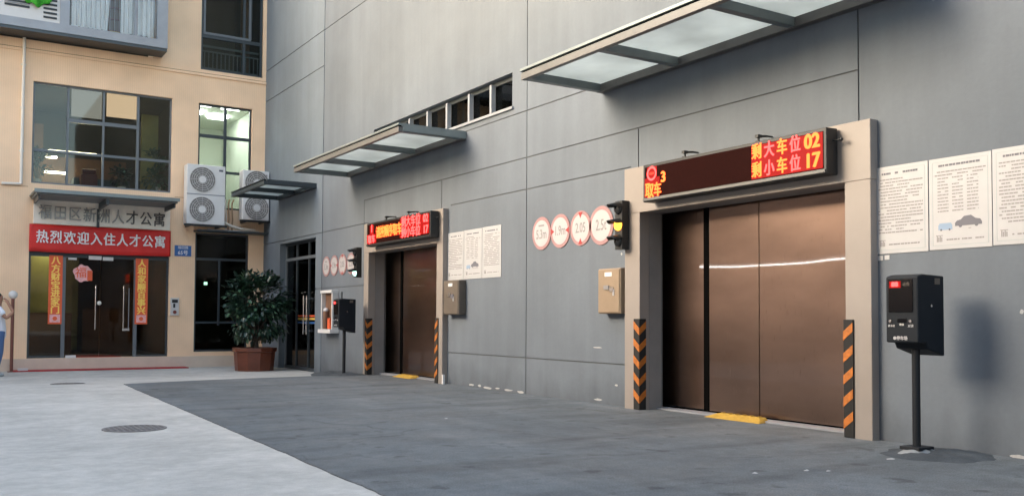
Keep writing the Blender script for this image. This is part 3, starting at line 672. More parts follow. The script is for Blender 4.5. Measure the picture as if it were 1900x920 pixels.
def rsign(y, z, r, txt, arrows, label, grp):
    t = empty('restriction_sign', (WX, y, z), label, 'road sign', grp); X = WX-.012
    c = MB(); c.disc((WX-.001, y, z), (-1, 0, 0), r, M['signring'], .011, 40); c.build('ring', t)
    c = MB(); c.disc((X, y, z), (-1, 0, 0), r*.80, M['signface'], .0022, 40); c.build('face', t)
    c = MB(); x = X-.004
    for (dy, dz) in arrows:
        py, pz = y+dy*r*.74, z+dz*r*.74; s = r*.19
        if dy: vs = [(x, py+dy*s*.9, pz-s), (x, py+dy*s*.9, pz+s), (x, py-dy*s*.9, pz)]
        else: vs = [(x, py-s, pz+dz*s*.9), (x, py+s, pz+dz*s*.9), (x, py, pz-dz*s*.9)]
        c.add(vs+[(x+.002, a_[1], a_[2]) for a_ in vs], [(0, 1, 2), (3, 5, 4), (0, 3, 4, 1), (1, 4, 5, 2), (2, 5, 3, 0)], M['signred'])
    if arrows: split_build(c, 'arrow_mark', t)
    c = MB(); c.text(txt, r*.80, (x+.0015, y, z-r*.08 if txt == '5.3m' else z), M['ink'], bold=.003, stretch=.72, extrude=.001)
    if txt == '5.3m': c.box(x, x+.002, y-r*.3, y+r*.3, z+r*.42, z+r*.52, M['ink'])
    c.build('figures', t)
G3 = 'round restriction signs left of the nearer lift'; G4 = 'round restriction signs left of the farther lift'
for y, r, txt, ar, lb in ((11.0, .235, '5.3m', (), 'round limit sign with a bar over its figures, leftmost by the nearer lift'), (10.54, .235, '1.9m', ((1, 0), (-1, 0)), 'round limit sign with red arrows at left and right, near the tan box'),
                      (10.06, .235, '2.05', ((0, 1), (0, -1)), 'round limit sign with red arrows above and below'), (9.61, .255, '2.5t', (), 'round limit sign partly behind the amber traffic light')):
    rsign(y, 2.325, r, txt, ar, lb, G3)
for y, txt, ar, lb in ((19.47, '5.3m', (), 'faded limit sign nearest the glass side door'), (19.0, '1.9m', ((1, 0), (-1, 0)), 'faded limit sign with side arrows above the small parking terminal'),
                   (18.53, '2.05', ((0, 1), (0, -1)), 'faded limit sign second from the green traffic light'), (18.06, '2.5t', (), 'faded limit sign partly behind the green traffic light')):
    rsign(y, 2.235, .222, txt, ar, lb, G4)

def tlight(y, zc, lit, label):
    t = empty('traffic_light', (WX, y, zc), label, 'traffic light', 'signal lights beside the lifts'); X = 7.20
    c = MB(); c.box(X, X+.11, y-.07, y+.07, zc-.30, zc+.30, M['black']); c.box(X+.11, 7.316, y-.03, y+.03, zc-.2, zc+.2, M['black']); c.build('housing', t, bevel=.02)
    for k in (-1, 0, 1):
        z = zc-k*.2
        c = MB(); c.ball((X-.004, y, z), .070, M[lit[1]] if k == lit[0] else M['lens'], 10, (.6, 1, 1)); c.build('lens', t)
        c = MB(); n = 12; ro, l = .085, .17; vs = []
        for i in range(n+1):
            a_ = math.pi*(.10+.80*i/n); vs += [(X, y+ro*math.cos(a_), z+ro*math.sin(a_)), (X-l*(.35+.65*max(math.sin(a_), 0)), y+ro*math.cos(a_), z+ro*math.sin(a_)-.035*max(math.sin(a_), 0))]
        c.add(vs, [(2*i, 2*i+1, 2*i+3, 2*i+2) for i in range(n)], M['black'], True); vo = c.build('visor', t); s_ = vo.modifiers.new('s', 'SOLIDIFY'); s_.thickness = .006
tlight(8.99, 2.265, (0, 'amber'), 'black traffic light with its middle amber lamp lit, beside the nearer lift')
tlight(17.33, 2.21, (1, 'green'), 'black traffic light with its lower green lamp lit, beside the farther lift')

def wbox(y0, y1, z0, z1, mm, label, small):
    t = empty('electrical_box', (WX, (y0+y1)/2, z0), label, 'electrical box', 'metal boxes beside the lifts'); X = 7.28
    c = MB(); c.box(X, WX-.001, y0, y1, z0, z1, mm); c.build('enclosure', t, bevel=.012)
    c = MB(); c.box(X-.012, X-.0005, y0+.015, y1-.015, z0+.015, z1-.015, mm); d = c.build('door', t, bevel=.005)
    c = MB(); yc = (y0+y1)/2; c.box(X-.018, X-.0125, yc-.07, yc+.07, z1-.10, z1-.05, M['white']); c.build('name_plate', d)
    c = MB(); c.box(X-.03, X-.0125, yc-.02, yc+.08, (z0+z1)/2+.02, (z0+z1)/2+.07, M['ink'] if not small else M['chrome']); c.box(X-.026, X-.0125, yc-.11, yc-.03, (z0+z1)/2-.01, (z0+z1)/2+.05, M['chrome'] if not small else M['inkdark']); c.box(X-.02, X-.0125, yc-.12, yc-.09, (z0+z1)/2-.06, (z0+z1)/2+.02, M['paper']); c.build('lock', d)
wbox(9.05, 9.50, 1.175, 1.745, M['box'], 'tan metal box on the wall below the amber traffic light', False)
wbox(13.20, 13.72, 1.165, 1.73, M['boxdark'], 'brown metal box just under the corner of the notices between the lifts', True)

t = empty('wall_cabinet', (WX, 19.1, .76), 'small white open cabinet with brown inside, behind the farther terminal', 'cabinet')
c = MB(); a, b = 18.75, 19.42; c.box(7.26, WX-.001, a, b, 1.64, 1.70, M['white']); c.box(7.22, WX-.001, a-.04, b+.02, .78, .86, M['white']); c.box(7.28, WX-.001, b-.05, b, .861, 1.639, M['offwhite']); c.box(7.28, WX-.001, a, a+.05, .861, 1.639, M['offwhite']); c.build('shell', t, bevel=.004)
c = MB(); c.box(7.37, WX-.001, a+.051, b-.051, .861, 1.639, M['roombrown']); c.build('back_panel', t)
c = MB(); c.tube((7.31, 19.2, .87), (7.31, 19.2, 1.25), .06, M['roombrown']); c.ball((7.31, 19.2, 1.27), .055, M['white'], 8); c.tube((7.31, 18.95, .87), (7.31, 18.95, 1.1), .055, M['redpaper']); split_build(c, 'canister', t)
c = MB(); c.box(7.30, 7.335, 13.76, 13.80, .012, .17, M['white']); tag(c.build('white_stub_post', loc=(7.3, 13.78, .01)), 'short white stub at the foot of the farther lift right jamb', 'marker')
# sticker under posters
c = MB(); c.box(WX-.006, WX-.001, 5.40, 5.46, 1.655, 1.70, M['paper']); c.box(WX-.006, WX-.001, 5.33, 5.38, 1.66, 1.70, M['paper']); tag(c.build('torn_sticker', loc=(WX, 5.4, 1.66)), 'torn white sticker under the first notice by the nearer lift', 'sticker')

# ------------------------------------------------------------------ tan apartment building
FY = 24.0
ap = empty('apartment_building', (0, FY, -.14), 'tan apartment building with glass entrance, grey bay window and red banner', 'building')
def Q_(u, v, d): return (u, FY+d, v)
T = M['facade']; TR = M['trim']
F = []
F.append((-6, 7.42, 7.22, 7.27, -.03, T)); F.append((-6, 7.42, 7.29, 7.30, .012, M['roombrown']))
F.append((-6, 1.9, 4.085, 4.10, .015, M['copper'])); F.append((5.15, 7.42, 4.085, 4.10, .015, M['copper']))
F.append((-9, 7.42, -.4, .135, -.06, TR))
for (a, b, c_, d_) in ((-2.2, 1.235, 4.16, 6.56), (1.96, 5.06, 4.185, 6.555), (5.70, 7.06, 3.86, 6.53), (5.73, 7.32, 7.385, 10.2), (-6, 4.6, 7.5, 11.2), (1.95, 5.05, .14, 3.2), (5.67, 7.02, .24, 3.24)): F.append((a, b, c_, d_, None, T))
mb = MB(); relief(mb, F, -9, 7.42, -.4, 12.5, Q_, T)
mb.build('wall', ap)
mb = MB(); mb.box(-6.1, 7.4, FY-.1, FY+9, 12.5, 12.7, TR); mb.box(-6, 7.4, FY+7.95, FY+8.0, -.3, 12.5, T); mb.box(-6, -5.9, FY+.16, FY+7.9, -.3, 12.5, T); mb.build('roof', ap)

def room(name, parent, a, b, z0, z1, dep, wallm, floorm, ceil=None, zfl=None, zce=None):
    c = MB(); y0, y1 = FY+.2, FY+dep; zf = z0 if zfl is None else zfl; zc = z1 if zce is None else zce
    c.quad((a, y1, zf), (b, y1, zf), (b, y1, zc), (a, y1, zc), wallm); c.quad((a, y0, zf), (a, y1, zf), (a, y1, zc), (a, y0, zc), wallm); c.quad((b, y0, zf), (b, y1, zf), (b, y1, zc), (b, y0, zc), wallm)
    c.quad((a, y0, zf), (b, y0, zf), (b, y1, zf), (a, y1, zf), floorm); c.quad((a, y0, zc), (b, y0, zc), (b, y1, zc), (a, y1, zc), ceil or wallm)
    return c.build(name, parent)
def window(a, b, z0, z1, vert, horiz, mm, w_=.045, glass='glass', name='window', dep=.07, bars=None):
    """vert: x of mullions with z-range; horiz: z of transoms with x-range"""
    c = MB(); y0, y1 = FY+dep, FY+dep+.06
    c.box(a, a+w_, y0, y1, z0, z1, mm); c.box(b-w_, b, y0, y1, z0, z1, mm); c.box(a+w_, b-w_, y0, y1, z0, z0+w_, mm); c.box(a+w_, b-w_, y0, y1, z1-w_, z1, mm)
    for x, za, zb, ww in vert: c.box(x-ww/2, x+ww/2, y0-.006, y1-.004, za, zb, mm)
    for z, xa, xb, hh in horiz: c.box(xa, xb, y0+.004, y1+.006, z-hh/2, z+hh/2, mm)
    o = c.build(name, ap)
    g_ = MB(); g_.box(a+.01, b-.01, FY+dep+.028, FY+dep+.034, z0+.01, z1-.01, M[glass]); g_.build('pane', o)
    return o
# window over the entrance
w1 = window(1.96, 5.06, 4.185, 6.555, [(2.71, 4.2, 6.5, .05), (3.49, 4.2, 6.5, .045), (4.27, 4.2, 6.5, .06)], [(5.74, 2.71, 4.27, .085), (4.97, 1.97, 5.05, .06)], M['winmid'])
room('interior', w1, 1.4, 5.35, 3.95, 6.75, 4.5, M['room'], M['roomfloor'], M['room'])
c = MB()
for x, y, l in ((3.0, 25.6, 1.1), (2.3, 26.6, .9)): c.box(x-l/2, x+l/2, y-.06, y+.06, 5.2, 5.24, M['lampdim'])
c.box(2.5, 3.0, 26.9, 26.95, 4.85, 4.90, M['lampdim']); split_build(c, 'lamp', w1)
c = MB(); c.box(2.4, 4.6, 27.6, 27.7, 4.0, 5.4, M['roombrown']); c.box(3.0, 4.3, 25.2, 25.8, 3.96, 4.55, M['winframe']); c.box(1.5, 2.4, 26.3, 26.4, 4.0, 6.0, M['roombrown']); split_build(c, 'furniture', w1)
c = MB(); c.box(3.12, 3.5, 24.85, 25.2, 4.0, 4.62, M['chair']); c.box(3.15, 3.47, 24.9, 24.96, 4.62, 4.75, M['chair']); c.build('chair', w1, bevel=.05)
c = MB(); c.box(4.55, 4.95, 25.1, 25.2, 4.2, 6.3, M['roomolive']); c.build('curtain', w1)
c = MB(); c.box(3.63, 4.33, 24.60, 24.63, 6.04, 6.70, M['warmlit']); c.build('pane_glow_panel', w1)  # made-up glowing panel standing in for the warm highlight in this pane
c = MB(); c.box(2.84, 3.52, 24.60, 24.63, 5.95, 6.70, M['dimlit']); c.build('pane_sheen_panel', w1)  # added faintly glowing panel imitating the pale reflection in this pane
# window beside it, bright room
w2 = window(5.70, 7.06, 3.86, 6.53, [(6.385, 3.9, 6.5, .07)], [(5.72, 5.71, 7.05, .08), (4.82, 5.71, 7.05, .06)], M['winframe'], .05)
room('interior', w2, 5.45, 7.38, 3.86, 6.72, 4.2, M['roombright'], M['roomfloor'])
c = MB()
for x, y in ((6.0, 24.75), (6.0, 25.9), (6.75, 24.8), (6.75, 26.2)): c.box(x-.24, x+.24, y-.22, y+.22, 6.66, 6.71, M['lamp'])
split_build(c, 'ceiling_lamp', w2)
# upper right window with balustrade
w3 = window(5.73, 7.30, 7.385, 10.2, [(6.83, 7.4, 9.9, .06), (7.0, 8.35, 10, .05)], [(8.27, 5.75, 7.28, .09)], M['winframe'], .05, dep=.04)
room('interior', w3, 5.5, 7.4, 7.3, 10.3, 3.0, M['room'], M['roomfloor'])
c = MB(); c.box(5.79, 6.95, FY+.03, FY+.075, 8.31, 8.37, M['winmid']); c.box(5.79, 5.84, FY+.03, FY+.075, 8.37, 10.1, M['winmid']); c.box(6.95, 7.0, FY+.03, FY+.075, 8.31, 10.1, M['winmid']); c.build('sash', w3)
c = MB(); c.box(5.78, 7.25, FY+.16, FY+.20, 8.02, 8.07, M['winmid']); c.box(5.78, 7.25, FY+.16, FY+.20, 7.46, 7.5, M['winmid']); c.box(5.78, 7.25, FY+.16, FY+.20, 7.9, 7.93, M['winmid'])
for i in range(14): c.tube((5.86+i*.105, FY+.18, 7.5), (5.86+i*.105, FY+.18, 7.9), .014, M['winmid'], seg=8)
c.build('balustrade', w3)
c = MB(); c.box(7.02, 7.25, FY+1.0, FY+1.1, 7.4, 9.8, M['roombrown']); c.build('furniture', w3)
# left sliver window
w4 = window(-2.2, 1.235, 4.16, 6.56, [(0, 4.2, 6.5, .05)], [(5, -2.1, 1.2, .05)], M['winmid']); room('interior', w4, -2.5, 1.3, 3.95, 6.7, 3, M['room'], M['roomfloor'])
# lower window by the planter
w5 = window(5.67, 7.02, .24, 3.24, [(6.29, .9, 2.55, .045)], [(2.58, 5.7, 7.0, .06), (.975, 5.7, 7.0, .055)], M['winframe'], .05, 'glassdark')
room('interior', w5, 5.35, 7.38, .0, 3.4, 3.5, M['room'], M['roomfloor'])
c = MB(); c.box(6.45, 6.53, 26.2, 26.25, 2.0, 2.08, M['green']); c.build('exit_lamp', w5)
# glass entrance
en = MB(); y0, y1 = FY+.06, FY+.12; D = M['winframe']
en.box(1.95, 2.0, y0, y1, .14, 2.62, D); en.box(5.0, 5.05, y0, y1, .14, 2.62, D); en.box(1.95, 5.05, y0-.004, y1, 2.50, 2.62, D); en.box(1.95, 5.05, FY+.04, y1, 2.62, 3.2, M['trim'])
en.box(2.655, 2.735, y0-.01, y1-.004, .14, 2.5, M['winmid']); en.box(4.245, 4.325, y0-.01, y1-.004, .14, 2.5, M['winmid']); en.box(2.0, 2.655, y0+.002, y1-.002, .14, .19, D); en.box(4.325, 5.0, y0+.002, y1-.002, .14, .19, D)
eo = en.build('glass_entrance', ap)
c = MB()
for a, b in ((2.0, 2.655), (4.325, 5.0)): c.box(a, b, y0+.025, y0+.033, .19, 2.5, M['glass'])
split_build(c, 'side_pane', eo)
for a, b, hx in ((2.74, 3.485, 3.385), (3.495, 4.24, 4.01)):
    c = MB(); c.box(a, b, y0+.02, y0+.03, .16, 2.49, M['glassdark']); lf = c.build('door_leaf', eo)
    c = MB()
    c.tube((hx, y0-.05, .80), (hx, y0-.05, 1.85), .017, M['chrome'])
    if hx > 4: c.tube((hx+.12, y0-.05, .82), (hx+.12, y0-.05, 1.8), .010, M['winlight']); c.box(hx-.02, hx+.14, y0-.06, y0-.04, .77, .83, M['chrome'])
    for z in (.95, 1.7): c.tube((hx, y0-.05, z), (hx, y0+.02, z), .010, M['chrome'])
    if hx < 4: c.ball((hx+.085, y0-.03, 1.43), .05, M['signpanel'], 8, (1, .5, 1))
    c.build('handle', lf)
rm_ = room('lobby', eo, 1.7, 5.3, .13, 3.05, 5.5, M['roombrown'], M['roomfloor'])
c = MB(); c.box(1.75, 2.95, 26.4, 26.45, .2, 3.0, M['roomolive']); c.box(1.75, 3.1, 25.9, 26.3, .14, 1.2, M['roombrown']); c.box(2.9, 3.45, 27.6, 27.7, .2, 3.0, M['roomolive']); c.box(3.6, 5.0, 27.8, 28.6, .14, 1.3, M['roombrown']); split_build(c, 'reception_furniture', eo)
c = MB(); c.box(1.95, 2.6, 25.1, 25.25, 2.96, 3.0, M['lampdim']); c.box(2.2, 3.2, 26.2, 26.3, 2.90, 2.94, M['lampdim']); split_build(c, 'ceiling_lamp', eo)
c = MB(); c.box(3.22, 3.50, y0-.05, y0-.012, 2.46, 2.55, M['white']); c.box(3.53, 3.76, y0-.05, y0-.012, 2.45, 2.53, M['white']); c.box(2.78, 2.96, y0-.04, y0-.012, 2.44, 2.49, M['white']); split_build(c, 'door_closer', eo)
c = MB(); c.box(2.76, 2.98, FY-.02, FY+.05, .137, .20, M['white']); c.build('floor_bracket', eo)

# entrance awning: slab with dark soffit
c = MB(); c.box(1.93, 5.0, 22.75, FY-.005, 3.86, 3.885, M['canopy_light']); c.box(1.93, 5.0, 22.72, 22.80, 3.83, 3.91, M['canopy_light']); co = c.build('entrance_canopy', ap)
c = MB(); c.box(1.98, 4.97, 22.81, FY-.01, 3.80, 3.855, M['canopy']); c.build('soffit', co)
c = MB(); c.box(3.40, 3.46, 22.82, FY-.01, 3.66, 3.799, M['canopy_dark']); c.box(2.02, 2.06, 22.9, FY-.01, 3.70, 3.799, M['canopy_dark']); c.box(4.90, 4.94, 22.9, FY-.01, 3.70, 3.799, M['canopy_dark'])
c.box(3.36, 3.42, FY-.10, FY-.08, 3.22, 3.66, M['canopy_dark']); split_build(c, 'bracket', co)

# grey bay window at upper left
bo = MB(); B = M['bay']; yf = 23.38; XR = 4.78
bo.box(-6, XR, yf, FY-.002, 7.53, 7.60, M['winframe'])                      # underside
bo.box(-6, XR+.005, yf-.02, yf+.06, 7.60, 7.80, B)                            # bottom rail
bo.box(4.53, XR+.003, yf-.018, yf+.06, 7.80, 11.2, B); bo.box(2.42, 2.62, yf-.005, yf+.055, 7.80, 11.2, B); bo.box(XR-.06, XR, yf+.06, FY-.002, 7.6, 11.2, B)
bo.box(4.02, 4.09, yf, yf+.05, 7.8, 11.2, B); bo.box(-6, XR, yf-.01, FY, 11.2, 11.4, B)
for i in range(19): bo.tube((2.66+i*.102, yf-.035, 7.82), (2.66+i*.102, yf-.035, 8.75), .006, M['winlight'], seg=6)
bo.box(2.62, 4.53, yf-.045, yf-.025, 8.75, 8.78, M['winlight'])
bw = bo.build('bay_window', ap)
c = MB(); c.box(2.62, 4.53, yf+.012, yf+.018, 7.8, 11.2, M['glassclear']); c.build('pane', bw)
def curtain(a, b, y, z0, z1, slant=0):
    c = MB(); n = int((b-a)/.012); vs = []
    for i in range(n+1):
        x = a+(b-a)*i/n; yy = y-.07+.035*math.sin(x*52)+.02*math.sin(x*23+1)
        vs += [(x-(slant*(i/n)), yy, z0), (x, yy, z1)]
    c.add(vs, [(2*i, 2*i+2, 2*i+3, 2*i+1) for i in range(n)], M['curtain'], True); o = c.build('curtain', bw)
curtain(2.66, 3.62, yf+.16, 7.83, 10.5, .18); curtain(3.72, 4.06, yf+.16, 7.83, 10.5); curtain(4.08, 4.50, yf+.16, 7.84, 10.5)
c = MB(); c.box(3.36, 3.95, yf+.5, yf+.6, 7.82, 10.5, M['roombrown']); c.box(3.50, 3.72, yf+.12, yf+.4, 7.80, 7.86, M['yellow'])
for k in range(5): c.box(3.38, 3.9, yf+.46, yf+.49, 7.95+k*.28, 7.98+k*.28, M['chair'])
c.build('shelf', bw)
room('interior', bw, -5.9, 4.5, 7.5, 11.2, 3.0, M['room'], M['roomfloor'])
lv = MB()                                           # white louvred panel
lv.box(-1, 2.42, yf+.04, yf+.06, 7.80, 11.2, M['offwhite'])
for (a, b, zz) in ((1.30, 1.80, (8.08, 8.18, 8.30)), (2.08, 2.36, (7.92, 8.02, 8.12, 8.22, 8.32)), (0, 1.2, (8.1, 8.2, 8.3))):
    for z in zz: lv.box(a, b, yf+.028, yf+.0385, z-.026, z+.02, M['black'])
for (a, b, zz) in ((1.30, 1.80, (8.13, 8.24)),):
    for z in zz: lv.box(a, b, yf+.02, yf+.0275, z-.012, z+.01, M['winlight'])
lv.build('louvre_panel', bw)
c = MB(); n = 16; vs = []
for i in range(n+1):
    x = 1.55+.78*i/n; s_ = math.sin(math.pi*i/n)**.45; zb_ = 8.62-.50*s_+.04*math.sin(i*1.3)
    vs += [(x, yf-.03-.03*math.sin(i*1.1), zb_), (x, yf-.01, 9.0)]
c.add(vs, [(2*i, 2*i+2, 2*i+3, 2*i+1) for i in range(n)], M['greencloth'], True)
o = c.build('green_cloth', loc=(1.9, yf, 8.6)); s_ = o.modifiers.new('s', 'SOLIDIFY'); s_.thickness = .01; tag(o, 'bright green cloth hanging over the louvred panel at top left', 'cloth')

# sign, banner, couplets
t = empty('name_sign', (3.52, FY, 3.25), 'beige entrance sign board with grey raised characters above the red banner', 'sign')
c = MB(); c.box(2.02, 5.04, FY-.06, FY+.035, 3.245, 3.80, M['signpanel']); c.build('board', t, bevel=.005)
c = MB()
for k, ch in enumerate('福田区新洲人才公寓'): c.text(ch, .355, (2.26+k*.315, FY-.085, 3.50-.004*k), M['letter'] if k > 5 else M['letteredge'], 'f', .04, .002, stretch=.82)
c.build('characters', t)
t = empty('red_banner', (3.5, FY, 2.62), 'long red cloth banner with white Chinese characters over the glass entrance', 'banner')
c = MB(); n = 60; vs = []
for j in range(7):
    for i in range(n+1):
        x = 1.94+3.12*i/n; z = 2.60+.63*j/6 - .015*math.sin(math.pi*i/n)*(1-j/6)
        vs.append((x, FY-.075-.010*math.sin(x*3.1+j*.4)-.006*math.sin(x*11-j), z))
c.add(vs, [(j*(n+1)+i, j*(n+1)+i+1, (j+1)*(n+1)+i+1, (j+1)*(n+1)+i) for j in range(6) for i in range(n)], M['bannerred'], True)
o = c.build('cloth', t); s_ = o.modifiers.new('s', 'SOLIDIFY'); s_.thickness = .004
c = MB()
for k, ch in enumerate('热烈欢迎入住人才公寓'): c.text(ch, .315, (2.21+k*.288, FY-.100, 2.925), M['bannerwhite'], 'f', .006, .006, stretch=.86)
c.build('characters', t)
for x, s_, lb in ((2.52, '八方财宝进家门', 'red and gold vertical couplet on the left side of the glass entrance'), (4.42, '人和家顺百事兴', 'red and gold vertical couplet on the right side of the glass entrance')):
    t = empty('couplet', (x, FY, .94), lb, 'couplet', 'paper couplets on the entrance')
    yy = FY+.035
    c = MB(); c.box(x-.145, x+.145, yy, yy+.012, .93, 2.53, M['redpaper']); c.build('paper', t)
    c = MB()
    for k, ch in enumerate(s_): c.text(ch, .20, (x, yy-.003, 2.40-k*.192), M['gold'], 'f', .004, .008)
    c.build('characters', t)
    c = MB(); c.box(x-.11, x+.11, yy-.004, yy-.001, .97, 1.15, M['pink']); c.tube((x, yy-.006, 1.06), (x, yy-.003, 1.06), .05, M['redpaper']); c.build('ornament', t)
c = MB(); n = 30; yy = FY+.062
pts = [(3.10+.20*(1+.12*math.sin(5*a_))*math.cos(a_)*1.0, yy, 2.13+.20*(1+.10*math.cos(7*a_))*math.sin(a_)) for a_ in [2*math.pi*i/n for i in range(n)]]
c.add(pts+[(p[0], p[1]+.005, p[2]) for p in pts], [tuple(range(n)), tuple(range(2*n-1, n-1, -1))]+[(i, n+i, n+(i+1) % n, (i+1) % n) for i in range(n)], M['pink'])
c.text('福', .26, (3.06, yy-.002, 2.13), M['redpaper'], 'f', .002, .002); c.box(3.2, 3.31, yy-.004, yy-.001, 1.96, 2.2, M['redpaper'])
tag(c.build('paper_ornament', loc=(3.1, FY, 2.1)), 'pink and red paper ornament stuck on the left door leaf', 'ornament')
c = MB(); c.box(1.65, 5.45, 23.52, 23.94, -.145, -.115, M['redmat']); tag(c.build('red_carpet', loc=(3.5, 23.7, -.14)), 'long thin red carpet along the foot of the tan building', 'carpet')
c = MB(); c.box(2.95, 4.0, 24.07, 25.5, .131, .15, M['redmat']); tag(c.build('door_mat', loc=(3.5, 24.6, .13)), 'dull red mat just inside the glass entrance', 'mat')
t = empty('address_plate', (5.37, FY, 2.75), 'blue address plate with white print right of the red banner', 'sign')
c = MB(); c.box(5.17, 5.57, FY-.02, FY-.001, 2.625, 2.89, M['blue']); c.build('plate', t)
c = MB(); c.text('福田路', .085, (5.37, FY-.023, 2.835), M['bannerwhite'], 'f', .002); c.text('65号', .125, (5.37, FY-.023, 2.705), M['bannerwhite'], 'f', .002, .002); c.build('print', t)
t = empty('entry_intercom', (5.19, FY, 1.16), 'white intercom panel with black keypad on the tan wall right of the entrance', 'intercom')
c = MB(); c.box(5.09, 5.29, FY-.05, FY-.001, 1.15, 1.58, M['offwhite']); c.build('panel', t, bevel=.006)
c = MB(); c.box(5.12, 5.26, FY-.056, FY-.051, 1.46, 1.54, M['black']); c.box(5.15, 5.2, FY-.056, FY-.051, 1.34, 1.44, M['black']); c.disc((5.19, FY-.051, 1.23), (0, -1, 0), .045, M['chair'], .01, 16); c.build('buttons', t)
c = MB(); c.tube((1.75, FY-.04, 4.14), (1.75, FY-.04, 7.52), .035, M['pipe']); c.tube((1.75, FY-.04, 4.14), (1.36, FY-.04, 4.12), .03, M['pipe'])
for z in (4.9, 5.9, 6.9): c.box(1.70, 1.80, FY-.03, FY-.001, z-.02, z+.02, M['pipe'])
tag(c.build('drain_pipe', loc=(1.75, FY, 4.1)), 'thin cream drain pipe running down the tan wall left of the window', 'pipe')

def ac(x0, x1, z0, z1, y, fan_x, label):
    t = empty('air_conditioner', ((x0+x1)/2, y+.17, z0), label, 'air conditioner', 'air conditioner outdoor units')
    c = MB(); c.box(x0, x1, y, y+.34, z0, z1, M['white']); c.build('casing', t, bevel=.015)
    h = (z1-z0)/2
    for k in (0, 1):
        zc = z0+h*(k+.5); r_ = .31
        c = MB(); c.disc((fan_x, y-.001, zc), (0, -1, 0), r_, M['grille'], .004, 32); f_ = c.build('fan_grille', t)
        c = MB(); n = 32
        for rad in (.31, .26, .21, .16, .11):
            pr = [(fan_x+rad*math.cos(2*math.pi*i/n), y-.012, zc+rad*math.sin(2*math.pi*i/n)) for i in range(n+1)]; c.path(pr, .006, M['offwhite'], 5)
        for i in range(12): a_ = math.pi*i/6; c.tube((fan_x+.05*math.cos(a_), y-.012, zc+.05*math.sin(a_)), (fan_x+.31*math.cos(a_), y-.012, zc+.31*math.sin(a_)), .004, M['offwhite'], seg=5)
        c.build('guard_wire', f_)
        c = MB(); c.disc((fan_x, y-.006, zc), (0, -1, 0), .09, M['white'], .014, 20); c.build('hub', f_)
    c = MB(); c.box(x0-.004, x1+.004, y-.004, y-.0005, z0+h-.012, z0+h+.012, M['winlight']); c.box(x1-.16, x1-.06, y-.004, y-.0005, z1-.14, z1-.09, M['inkdark']); c.build('trim', t)
    c = MB()
    for x in (x0+.1, x1-.1): c.box(x-.02, x+.02, y-.02, FY-.002, z0-.05, z0-.002, M['black'])
    c.box(x0-.06, x1+.06, y-.03, y+.01, z0-.052, z0-.004, M['black']); c.build('bracket', t)
ac(5.33, 6.26, 3.40, 4.88, 23.5, 5.70, 'white two-fan air conditioner unit fully visible right of the entrance')
ac(6.70, 7.38, 3.58, 4.85, 23.5, 7.06, 'white two-fan air conditioner unit half hidden behind the small dark canopy')
c = MB()
for k, x in enumerate((6.40, 6.47, 6.56)):
    c.path([(x, FY-.05, 3.3), (x+.01, FY-.08, 3.6), (x-.01, FY-.06, 4.0), (x+.02*k, FY-.05, 4.12)], .018, M['copper'] if k else M['pipe'])
c.path([(6.15, 23.7, 3.42), (6.3, 23.68, 3.5), (6.45, 23.7, 3.42), (6.7, 23.72, 3.36), (7.1, 23.75, 3.34)], .035, M['pipe']); c.path([(5.9, 23.75, 3.30), (6.5, 23.72, 3.28), (7.2, 23.78, 3.30)], .03, M['offwhite'])
tag(c.build('coolant_pipes', loc=(6.4, 23.9, 3.3)), 'bundle of tan and white pipes between the two air conditioner units', 'pipes')
t = empty('sign_light_box', (6.3, FY-.2, 3.2), 'dark ledge above the lower window, under the air conditioners', 'ledge')
c = MB(); c.box(5.62, 7.40, FY-.42, FY-.003, 3.245, 3.285, M['canopy_dark']); c.build('slab', t)

# ------------------------------------------------------------------ plants
def leaf_cloud(tips, n, size, mats, cen):
    c = MB()
    for _ in range(n):
        tp, rad = random.choice(tips)
        p = Vector(tp)+Vector((random.gauss(0, rad), random.gauss(0, rad), random.gauss(0, rad*.8)))
        out = (p-Vector(cen)); out = out.normalized() if out.length > .01 else Vector((0, 0, 1))
        d = (out+Vector((random.uniform(-.7, .7), random.uniform(-.7, .7), random.uniform(-.6, .35)))).normalized()
        sd = d.cross(Vector((random.uniform(-.4, .4), random.uniform(-.4, .4), 1))).normalized(); nn = sd.cross(d)
        L = size*random.uniform(.7, 1.3); w_ = L*.27
        a = p; b1 = p+d*L*.35+sd*w_+nn*.012; b2 = p+d*L*.35-sd*w_+nn*.012; m1 = p+d*L*.4-nn*.01; c1 = p+d*L*.75+sd*w_*.7-nn*.02; c2 = p+d*L*.75-sd*w_*.7-nn*.02; e = p+d*L-nn*L*.2; m2 = p+d*L*.75-nn*.035
        c.add([a, b1, m1, b2, c1, m2, c2, e], [(0, 1, 2), (0, 2, 3), (1, 4, 5, 2), (2, 5, 6, 3), (4, 7, 5), (5, 7, 6)], random.choices(mats, (4, 1))[0], True)
    return c
t = empty('potted_tree', (6.55, 21.8, -.14), 'bushy potted tree with dark glossy leaves in a brown octagonal pot', 'potted plant')
c = MB(); n = 10; prof = [(.44, -.14), (.475, .30), (.51, .31), (.51, .40), (.45, .40), (.44, .34), (.01, .34)]
vs = [(6.55+r_*math.cos(2*math.pi*(i+.5)/n), 21.8+r_*math.sin(2*math.pi*(i+.5)/n), z) for r_, z in prof for i in range(n)]
c.add(vs, [(j*n+i, j*n+(i+1) % n, (j+1)*n+(i+1) % n, (j+1)*n+i) for j in range(len(prof)-1) for i in range(n)], M['pot']); c.build('pot', t, bevel=.008)
c = MB(); c.disc((6.55, 21.8, .34), (0, 0, 1), .43, M['soil'], .02, 24); c.build('soil', t)
cen = (6.55, 21.75, 1.35); tips = []; c = MB()
